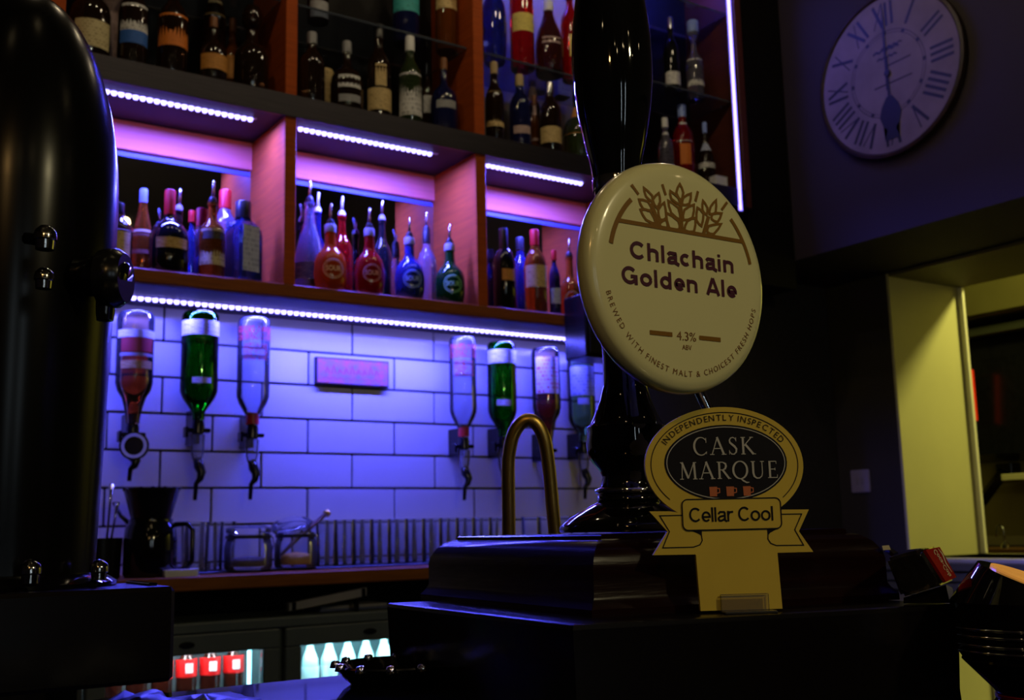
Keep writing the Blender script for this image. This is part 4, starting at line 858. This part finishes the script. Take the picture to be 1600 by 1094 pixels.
for a, b in (((-.004, .39), (-.004, .64)), ((.016, .39), (.016, .64)), ((-.226, .385), (-.315, .585)), ((-.246, .385), (-.33, .575)), ((.250, .40), (.318, .56)), ((.268, .395), (.334, .556))): add_stroke(bm, S([a, b]), wl*.8, Yp)
for a, b in (((-.528, .708), (-.456, .632)), ((-.19, .765), (-.157, .673)), ((.216, .766), (.181, .67)), ((.559, .718), (.487, .638))): add_stroke(bm, S([a, b]), wl*1.1, Yp)
obj('wheat_emblem', bm, M_gold, pc)
for pts, k in ((S([(-.70, .381), (.735, .381)]), 1.5), (S([(.79*math.cos(a), .79*math.sin(a)) for a in [math.radians(133+34*i/10) for i in range(11)]]), 1.8),
               (S([(.82*math.cos(a), .82*math.sin(a)) for a in [math.radians(44-31*i/10) for i in range(11)]]), 1.5), (S([(-.398, -.523), (-.157, -.523)]), 1.6), (S([(.145, -.525), (.389, -.525)]), 1.6)):
    bm = bmesh.new(); add_stroke(bm, pts, wl*k, Yp); obj('printed_rule', bm, M_gold, pc)
bm = bmesh.new(); sans(bm, 'Chlachain', -.584*R, .078*R, .150*R, 1.185*R, .207, Yp); obj('lettering', bm, M_plum, pc)
bm = bmesh.new(); sans(bm, 'Golden Ale', -.681*R, -.142*R, .150*R, 1.30*R, .207, Yp); obj('lettering', bm, M_plum, pc)
bm = bmesh.new(); add_text(bm, '4.3%', 0, -.562*R, .075*R, .215*R, y=Yp, align='CENTER'); add_text(bm, 'ABV', 0, -.640*R, .042*R, .105*R, y=Yp, align='CENTER'); obj('lettering', bm, M_brownp, pc)
bm = bmesh.new()
def fn(t):
    a = math.radians(195 + 150*t); return (.865*R*math.cos(a), .865*R*math.sin(a), -(a-1.5*PI))
arc_text(bm, 'BREWED WITH FINEST MALT & CHOICEST FRESH HOPS', fn, .048*R, Yp+.0001, gap=.22); obj('lettering', bm, M_brownp, pc)

# ------------------------------------------------------------------ yellow cask plaque in a clear stand
pb = PZ(1155, 957, PT); pq = thing('yellow_sign', 'yellow oval-topped ribbon sign with black panel standing before the hand pump', 'sign', (pb.x, pb.y, PT), math.radians(-28))
mm = .001
arc = ell(-4.4, 84, 47.2, 34, 60, math.radians(-52), math.radians(232), full=False)
outl = arc + [(-38, 58), (-50.2, 58.2), (-40, 46.5), (-49, 33.4), (-24.1, 33.2), (-22.9, 1.5), (25, 1.5), (24, 33), (45.4, 33), (37.6, 45), (44.4, 57.4), (29, 57.6)]
outl = [(x*mm, z*mm) for x, z in outl]
M_yel = mat('yellow_card', (.70, .52, .06), .5, spec=.3, var=(.66, .485, .054), scale=40)
obj('card', prism(outl, -.0018, .0012), M_yel, pq)
M_ink2 = mat('sign_ink', (.006, .005, .009), .6, spec=.2); M_silv = mat('sign_silver', (.50, .49, .46), .45); M_mug = mat('sign_orange', (.55, .14, .03), .5)
Y1, Y2, Y3 = -.0020, -.0022, -.0024
T = lambda pts: [(x*mm, z*mm) for x, z in pts]
bm = bmesh.new(); add_poly(bm, T([p for p in ell(-3.6, 85.3, 36.6, 22.2, 56)]), Y1); obj('oval_panel', bm, M_ink2, pq)
bm = bmesh.new(); add_stroke(bm, T(ell(-3.6, 85.3, 35.2, 20.9, 56)), .0005, Y2, True); obj('oval_line', bm, M_silv, pq)
bm = bmesh.new(); add_stroke(bm, T(ell(-4.3, 84.3, 43.8, 30.5, 60, math.radians(-40), math.radians(220), full=False)), .0005, Y1)
rb = [(-30.8, 55.6), (-44.3, 55.6), (-39, 46.5), (-43.3, 37.4), (-25.4, 37.4), (-21.5, 38.6), (-20, 41), (-20.3, 44), (-22.5, 46), (-28, 47.6)]
add_stroke(bm, T(rb), .0006, Y1); rb2 = [(26.6, 55), (39.8, 54.9), (35.1, 45.9), (39.8, 37), (23.5, 37.2), (20.3, 38.5), (18.8, 41), (19, 43.5), (21, 45.6), (25.5, 47)]
add_stroke(bm, T(rb2), .0006, Y1)
add_poly(bm, T([(-28, 47.6), (-20, 47.6), (-20, 41), (-20.6, 44.2), (-23, 46.2)]), Y1); add_poly(bm, T([(25.5, 47), (18.6, 47.2), (18.9, 41), (19.3, 44), (21.4, 45.9)]), Y1); obj('ribbon_outline', bm, M_ink2, pq)
def rrect(x0, x1, z0, z1, r, n=5):
    o = []
    for cx, cz, a0 in ((x1-r, z1-r, 0), (x0+r, z1-r, PI/2), (x0+r, z0+r, PI), (x1-r, z0+r, 1.5*PI)): o += [(cx+r*math.cos(a0+PI/2*i/n), cz+r*math.sin(a0+PI/2*i/n)) for i in range(n+1)]
    return o
bm = bmesh.new(); add_poly(bm, T(rrect(-31, 27.4, 46.9, 64.5, 3.2)), Y2); obj('centre_band', bm, M_yel, pq)
bm = bmesh.new(); add_stroke(bm, T(rrect(-31, 27.4, 46.9, 64.5, 3.2)), .0007, Y3, True); sans(bm, 'Cellar Cool', -.0272, .0515, .0083, .0500, .135, Y3); obj('lettering', bm, M_ink2, pq)
bm = bmesh.new()
EA = [math.radians(153 - 126*i/200) for i in range(201)]; EP = [(-4.4+38.6*math.cos(a), 84.4+25.6*math.sin(a)) for a in EA]; EL = [0]
for a_, b_ in zip(EP, EP[1:]): EL.append(EL[-1]+math.hypot(b_[0]-a_[0], b_[1]-a_[1]))
def fn2(t):
    i = min(range(201), key=lambda k: abs(EL[k]-t*EL[-1])); i0, i1 = max(0, i-1), min(200, i+1)
    return (EP[i][0]*mm, EP[i][1]*mm, -math.atan2(EP[i1][1]-EP[i0][1], EP[i1][0]-EP[i0][0]))
arc_text(bm, 'INDEPENDENTLY INSPECTED', fn2, .0036, Y2, gap=.12); obj('lettering', bm, M_ink2, pq)
# serifed capitals drawn stroke by stroke
def glyph(bm, ch, x, z, s, y):
    def st(pts, w): add_stroke(bm, [(x+p[0]*s, z+p[1]*s) for p in pts], [q*s for q in w] if isinstance(w, list) else w*s, y)
    def sf(cx, cz, wd=.26): st([(cx-wd/2, cz), (cx+wd/2, cz)], .045)
    K_, k_ = .125, .055
    if ch == 'C': st([(.40+.40*math.cos(a), .5+.51*math.sin(a)) for a in [math.radians(42+276*i/22) for i in range(23)]], [k_+(K_-k_)*max(0, -math.cos(math.radians(42+276*i/22))) for i in range(23)]); st([(.705, .98), (.705, .70)], .04); st([(.705, .05), (.72, .2)], .035); return .80
    if ch == 'A': st([(.05, 0), (.40, 1.02)], k_); st([(.38, 1.02), (.76, 0)], K_); st([(.20, .36), (.62, .36)], k_); sf(.06, .02); sf(.76, .02, .28); return .86
    if ch == 'S': st([(.44, .82), (.40, .93), (.27, .99), (.14, .95), (.07, .83), (.09, .70), (.22, .58), (.36, .46), (.46, .32), (.44, .14), (.31, .02), (.16, .03), (.06, .17)], [.04, .05, .06, .06, .08, .10, .125, .125, .11, .08, .06, .06, .04]); st([(.455, .99), (.455, .76)], .035); st([(.04, .01), (.04, .25)], .035); return .54
    if ch == 'K': st([(.14, 0), (.14, 1)], K_); st([(.66, 1), (.18, .48)], k_); st([(.27, .58), (.74, 0)], K_); sf(.14, .02); sf(.14, .98); sf(.64, .98, .22); sf(.76, .02, .24); return .84
    if ch == 'M': st([(.12, 0), (.16, 1)], k_); st([(.14, 1.0), (.50, .06)], K_); st([(.50, .06), (.86, 1)], k_); st([(.86, 1), (.91, 0)], K_); sf(.11, .02, .22); sf(.91, .02, .26); sf(.10, .98, .14); sf(.93, .98, .14); return 1.04
    if ch == 'R': st([(.14, 0), (.14, 1)], K_); st([(.14, .975), (.36, .97), (.52, .88), (.55, .74), (.50, .60), (.36, .52), (.14, .52)], [.05, .06, .10, .12, .10, .06, .05]); st([(.34, .52), (.72, 0)], K_*.95); sf(.14, .02); sf(.1, .98, .2); sf(.74, .02, .18); return .77
    if ch == 'Q': st([(.46+.42*math.cos(a), .5+.51*math.sin(a)) for a in [2*PI*i/28 for i in range(29)]], [k_+(K_-k_)*abs(math.cos(2*PI*i/28)) for i in range(29)]); st([(.46, .0), (.62, -.13), (.82, -.24), (.98, -.22)], [.06, .10, .08, .03]); return .94
    if ch == 'U': st([(.14, 1), (.14, .32), (.19, .12), (.33, .01), (.50, .01), (.64, .12), (.69, .32), (.69, 1)], [K_, K_, K_*.9, .08, .07, k_, k_, k_]); sf(.14, .98); sf(.69, .98, .24); return .84
    if ch == 'E': st([(.14, 0), (.14, 1)], K_); st([(.1, .975), (.54, .975)], .05); st([(.14, .52), (.46, .52)], .05); st([(.1, .025), (.56, .025)], .05); st([(.54, .99), (.54, .82)], .035); st([(.57, .0), (.59, .2)], .035); st([(.46, .6), (.46, .44)], .035); sf(.1, .02, .18); return .62
bm = bmesh.new(); x = -22.2*mm; s = .0101
for ch in 'CASK': x += glyph(bm, ch, x, .0900, s, Y3)*s*1.0 + s*.185
x = -31.4*mm; s = .0099
for ch in 'MARQUE': x += glyph(bm, ch, x, .0760, s, Y3)*s + s*.165
obj('lettering', bm, M_silv, pq)
for k in range(3):
    bm = bmesh.new(); x = (-14.2+k*10.0)*mm; z = .0660
    add_poly(bm, [(x, z), (x+.0042, z), (x+.0044, z+.0055), (x-.0002, z+.0055)], Y3); add_stroke(bm, [(x+.0042, z+.0046), (x+.0058, z+.0044), (x+.0058, z+.0022), (x+.0043, z+.0018)], .0006, Y3); obj('mug_emblem', bm, M_mug, pq)
hl = thing('sign_holder', 'small clear plastic stand gripping the foot of the yellow sign', 'holder', (pb.x, pb.y, PT), math.radians(-28))
M_acr = thin_glass('acrylic', (.93, .91, .82), (.6, .55, .4), .06)
obj('front_lip', box(-.0115, .0165, -.0046, -.0026, .0005, .0105, bev=.0004), M_acr, hl); obj('rear_lip', box(-.0115, .0165, .0016, .0036, .0005, .022, bev=.0004), M_acr, hl); obj('foot', box(-.0115, .019, -.012, .014, 0, .0013, bev=.0004), M_acr, hl)

# ------------------------------------------------------------------ brass swan-neck tap behind the bar
dt = 1.0
A, B_ = PD(796, 834, dt), PD(866, 834, dt)
path = [PD(x, y, dt) for x, y in ((795, 1250), (795, 834), (794, 740), (796, 704), (803, 677), (814, 661), (826, 656), (838, 662), (848, 679), (854, 703), (859, 745), (864, 800), (868, 840), (869, 862))]
base = Vector((path[0].x, path[0].y, -.36)); path[0] = base
t = thing('swan_neck_tap', 'aged brass swan-neck tap arching behind the mahogany box', 'tap', base)
pth = [p-base for p in path]
fine = []
for i in range(len(pth)-1):
    p0, p1, p2, p3 = pth[max(i-1, 0)], pth[i], pth[i+1], pth[min(i+2, len(pth)-1)]
    for k in range(4):
        u = k/4; fine.append(.5*((2*p1)+(p2-p0)*u+(2*p0-5*p1+4*p2-p3)*u*u+(3*p1-p0-3*p2+p3)*u**3) if i > 1 else p1+(p2-p1)*u)
fine.append(pth[-1])
obj('pipe', tube(fine, .0062, 16), M_brass, t, smooth=True)
obj('base_collar', lathe([(0, 0), (.022, 0), (.022, .012), (.012, .025), (0, .025)], 20), M_brass, t, smooth=True, angle=SM)

# ------------------------------------------------------------------ black domed font at the left edge
fd = .80; fx = PD(2, 900, fd); FBZ = -.038
t = thing('beer_font', 'tall black domed beer font at the left edge of the bar', 'beer font', (fx.x, fx.y, BZ))
kf = fd/F
def zf(y): return Zat(y, fx.x, fx.y)-BZ
dome = [(0, zf(900)), (137*kf, zf(900))]
dome += [(143*kf, zf(700)), (149*kf, zf(500)), (152*kf, zf(320))] + [(152*kf*math.cos(a), zf(320)+(zf(-5)-zf(320))*math.sin(a)) for a in [PI/2*i/16 for i in range(1, 16)]] + [(0, zf(-5))]
obj('column', lathe(dome, 64), M_font, t, smooth=True, angle=math.radians(60))
bs = bmesh.new(); add_lathe(bs, [(0, zf(918)), (170*kf, zf(918)), (172*kf, zf(912)), (160*kf, zf(905)), (145*kf, zf(898)), (0, zf(898))], 48); obj('base_flange', bs, M_black, t, smooth=True, angle=SM)
M_knob = mat('dark_chrome_knob', (.35, .34, .32), .12, 1)
def knob(px, py, d, r, nm, m=M_knob):
    p = PD(px, py, d) - Vector((fx.x, fx.y, BZ))
    return obj(nm, lathe([(0, -r*1.3), (r*.8, -r*1.3), (r*.85, -r*.5), (r, -r*.4), (r, 0), (r*.9, r*.45), (r*.5, r*.85), (0, r)], 18, Matrix.Translation(p)), m, t, smooth=True, angle=SM)
for (x, y, r) in ((71, 368, .0075), (69, 432, .0065), (48, 890, .0070), (155, 888, .0065)): knob(x, y, fd-.071 if x < 130 else fd-.02, r, 'bolt_cap')
p = PD(40, 372, fd-.066)-Vector((fx.x, fx.y, BZ)); obj('tap_bar', tube([p, PD(68, 376, fd-.069)-Vector((fx.x, fx.y, BZ))], .004, 8), M_font, t, smooth=True)
q = [PD(x, y, fd+.0) - Vector((fx.x, fx.y, BZ)) for x, y in ((120, 432), (160, 432), (182, 436), (197, 440))]
obj('tap_body', tube(q, [.014, .0155, .0165, .012], 18), M_black, t, smooth=True)
obj('tap_collar', lathe([(.0, -.008), (.021, -.008), (.022, -.002), (.022, .004), (.018, .010), (0, .010)], 24, Matrix.Translation(PD(176, 435, fd)-Vector((fx.x, fx.y, BZ))) @ Matrix.Rotation(YAW*-1, 4, 'Z') @ Matrix.Rotation(PI/2, 4, 'Y')), M_blackc, t, smooth=True, angle=SM)
q = PD(165, 480, fd)-Vector((fx.x, fx.y, BZ)); obj('nozzle', lathe([(0, -.010), (.006, -.010), (.0068, -.004), (.0075, .022), (0, .022)], 18, Matrix.Translation(q)), M_black, t, smooth=True, angle=SM)
# plinth the font stands on
g1 = PZ(250, 930, -.042); t = thing('font_plinth', 'glossy black box under the beer font at lower left', 'plinth', (fx.x, fx.y, BZ))
ex, ey = g1.x-fx.x, g1.y-fx.y
zt = zf(918) + 0
obj('box', box(-.34, ex, -.105, ey+.06, 0, zt-.0005, bev=.003), M_plinth, t)
obj('drip_grille', box(.085, ex-.006, -.08, ey+.05, zt-.0004, zt+.0015, bev=.0005), M_bar, t)
# bar mat with nubs and a low dish, both black with small highlights
t = thing('bar_towel', 'crumpled black glossy towel with glinting folds at the lower left', 'towel', (.17, .66, BZ))
n = bmesh.new(); NX, NY = 46, 20; g_ = {}
from mathutils import noise as mn
for i in range(NX):
    for j in range(NY):
        x = -.17+.245*i/(NX-1); y = -.06+.10*j/(NY-1)
        e_ = min(i, NX-1-i, 6)/6*min(j, NY-1-j, 4)/4
        x += .012*mn.noise((i*.25, j*.25, 3)); hgt = .0012+e_*max(0, .004+.009*mn.noise((x*38, y*52, 0))+.005*mn.noise((x*110, y*110, 5)))
        g_[i, j] = n.verts.new((x, y, hgt))
for i in range(NX-1):
    for j in range(NY-1): n.faces.new((g_[i, j], g_[i+1, j], g_[i+1, j+1], g_[i, j+1]))
ex_ = bmesh.ops.extrude_face_region(n, geom=n.faces[:])
for v in [v for v in ex_['geom'] if isinstance(v, bmesh.types.BMVert)]: v.co.z = .0003
bmesh.ops.recalc_face_normals(n, faces=n.faces)
obj('cloth', n, mat('black_wet_cloth', (.003, .003, .004), .3, spec=.15), t, smooth=True)
a1 = PZ(600, 1056, BZ)
t = thing('black_dish', 'low black dish on the bar beside the mahogany box', 'dish', (a1.x-.010, a1.y-.035, BZ))
obj('bowl', lathe([(0, 0), (.028, 0), (.034, .004), (.040, .012), (.038, .013), (.031, .006), (0, .005)], 32), M_black, t, smooth=True, angle=SM)
rg = bmesh.new()
for i in range(12): add_lathe(rg, [(0, -.002), (.004, -.002), (.003, .002), (0, .003)], 8, Matrix.Translation((.039*math.cos(i*PI/6), .039*math.sin(i*PI/6), .0125)))
obj('rim_studs', rg, M_chrome, t, smooth=True)

# ------------------------------------------------------------------ soft-drink tap head on the plinth's right end
pp = PD(1440, 900, .67); t = thing('soft_drink_tap', 'dark glossy tap head with red lettered badge right of the pump box', 'tap', (pp.x, pp.y, PT))
L0 = Vector((pp.x, pp.y, PT)); V = lambda x, y, d: PD(x, y, d)-L0
near = [V(1384, 873, .66), V(1438, 858, .645), V(1474, 914, .645), V(1408, 934, .65)]; far = [V(1412, 860, .70), V(1464, 853, .68), V(1493, 905, .68), V(1440, 925, .70)]
n = bmesh.new(); vs = [n.verts.new(p) for p in near+far]; bmesh.ops.convex_hull(n, input=vs); bmesh.ops.dissolve_limit(n, angle_limit=.12, verts=n.verts, edges=n.edges); bmesh.ops.bevel(n, geom=list(n.edges), offset=.0018, segments=2, affect='EDGES', clamp_overlap=True)
obj('head', n, mat('gloss_dark_bronze', (.012, .010, .009), .12, coat=.6, bump=.5, scale=120), t, smooth=True, angle=SM)
b1, b2, b3, b4 = near[1], far[1], far[2], near[2]
e1 = (b2-b1); e2 = (b4-b1); nn = e1.cross(e2).normalized()
if nn.dot(L0+b1) > 0: nn = -nn
def onb(u, v, o=.0006): return b1*(1-u)*(1-v)+b2*u*(1-v)+b4*(1-u)*v+b3*u*v + nn*o
bm = bmesh.new(); add_hull(bm, [onb(u, v, o) for u in (.08, .95) for v in (.06, .96) for o in (.0, .0016)]); obj('red_badge', bm, mat('red_badge', (.30, .004, .008), .7, spec=.05), t)
bm = bmesh.new(); tmp = bmesh.new(); add_text(tmp, 'Coca-Cola', -.5, -.12, .24, 1.0, bold=.01)
add_stroke(tmp, [(-.45, -.28), (-.2, -.36), (.1, -.24), (.45, -.3)], [.02, .07, .06, .02])
for v in tmp.verts: v.co = onb(.5-v.co.z*.9, .5+v.co.x*.78+v.co.z*.2, .0021)
merge(bm, tmp); obj('lettering', bm, mat('badge_white', (.6, .5, .5), .4), t)
hb = bmesh.new(); add_hull(hb, [V(1412, 934, .655), V(1478, 914, .65), V(1488, 918, .675), V(1440, 928, .69)] + [Vector((p.x, p.y, .0006)) for p in (V(1412, 946, .655), V(1484, 940, .65), V(1492, 936, .675), V(1440, 938, .69))]); obj('base', hb, M_plinth, t)
bm = bmesh.new(); add_hull(bm, [V(x, y, d) for x, y in ((1378, 853), (1389, 852), (1392, 859), (1380, 860)) for d in (.70, .715)]); obj('lever_tip', bm, mat('cream_plastic', (.7, .62, .4), .4), t)
bm = tube([V(1386, 858, .707), V(1400, 868, .70)], .0025, 6); obj('lever', bm, M_chrome, t)

# ------------------------------------------------------------------ black tap head at the right edge
rd = .62; rp = PD(1612, 980, rd); t = thing('tap_head', 'black waisted tap head with chrome rings at the right edge', 'tap', (rp.x, rp.y, BZ))
kr = rd/F
def zr(y): return Zat(y, rp.x, rp.y)-BZ
L0b = Vector((rp.x, rp.y, BZ))
n = bmesh.new(); add_lathe(n, [(0, zr(1026)), (105*kr, zr(1026)), (113*kr, zr(1012)), (114*kr, zr(975)), (117*kr, zr(938)), (84*kr, zr(893)), (62*kr, zr(866)), (0, zr(866))], 40)
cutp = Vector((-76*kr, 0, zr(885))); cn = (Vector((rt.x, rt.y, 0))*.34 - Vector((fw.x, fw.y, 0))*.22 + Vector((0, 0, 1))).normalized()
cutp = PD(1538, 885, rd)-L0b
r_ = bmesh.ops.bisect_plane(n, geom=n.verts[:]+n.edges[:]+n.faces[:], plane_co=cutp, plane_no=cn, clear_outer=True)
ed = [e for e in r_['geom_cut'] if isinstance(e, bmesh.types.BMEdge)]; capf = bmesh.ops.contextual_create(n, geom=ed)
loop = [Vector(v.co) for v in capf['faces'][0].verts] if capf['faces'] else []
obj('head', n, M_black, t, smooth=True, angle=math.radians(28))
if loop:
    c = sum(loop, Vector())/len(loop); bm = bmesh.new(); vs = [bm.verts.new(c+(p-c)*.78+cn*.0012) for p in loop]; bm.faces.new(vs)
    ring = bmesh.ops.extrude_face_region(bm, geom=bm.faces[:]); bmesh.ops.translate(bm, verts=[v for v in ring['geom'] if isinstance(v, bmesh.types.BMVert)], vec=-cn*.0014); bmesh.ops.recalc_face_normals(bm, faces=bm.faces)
    obj('amber_reflection', bm, mat('amber_reflection', (.9, .45, .08), .2, emit=(1, .42, .07), estr=.38, var=(.4, .12, .02), scale=45), t)  # orange reflection on the top facet, painted as a softly glowing disc
for y in (978, 989, 1003, 1013):
    obj('chrome_ring', lathe([(112*kr, zr(y+2.2)), (117*kr, zr(y+2)), (118*kr, zr(y)), (117*kr, zr(y-2)), (112*kr, zr(y-2.2))], 44), M_chrome, t, smooth=True)
obj('lower_cone', lathe([(0, 0), (58*kr, 0), (60*kr, zr(1082)), (64*kr, zr(1076)), (106*kr, zr(1030)), (105*kr, zr(1026.5)), (0, zr(1026.5))], 40), M_black, t, smooth=True, angle=SM)
obj('red_band', lathe([(60.5*kr, .001), (61.5*kr, .001), (61.5*kr, zr(1086)), (60.5*kr, zr(1086))], 40), mat('red_band', (.35, .01, .012), .4), t)
bpy.context.view_layer.update()
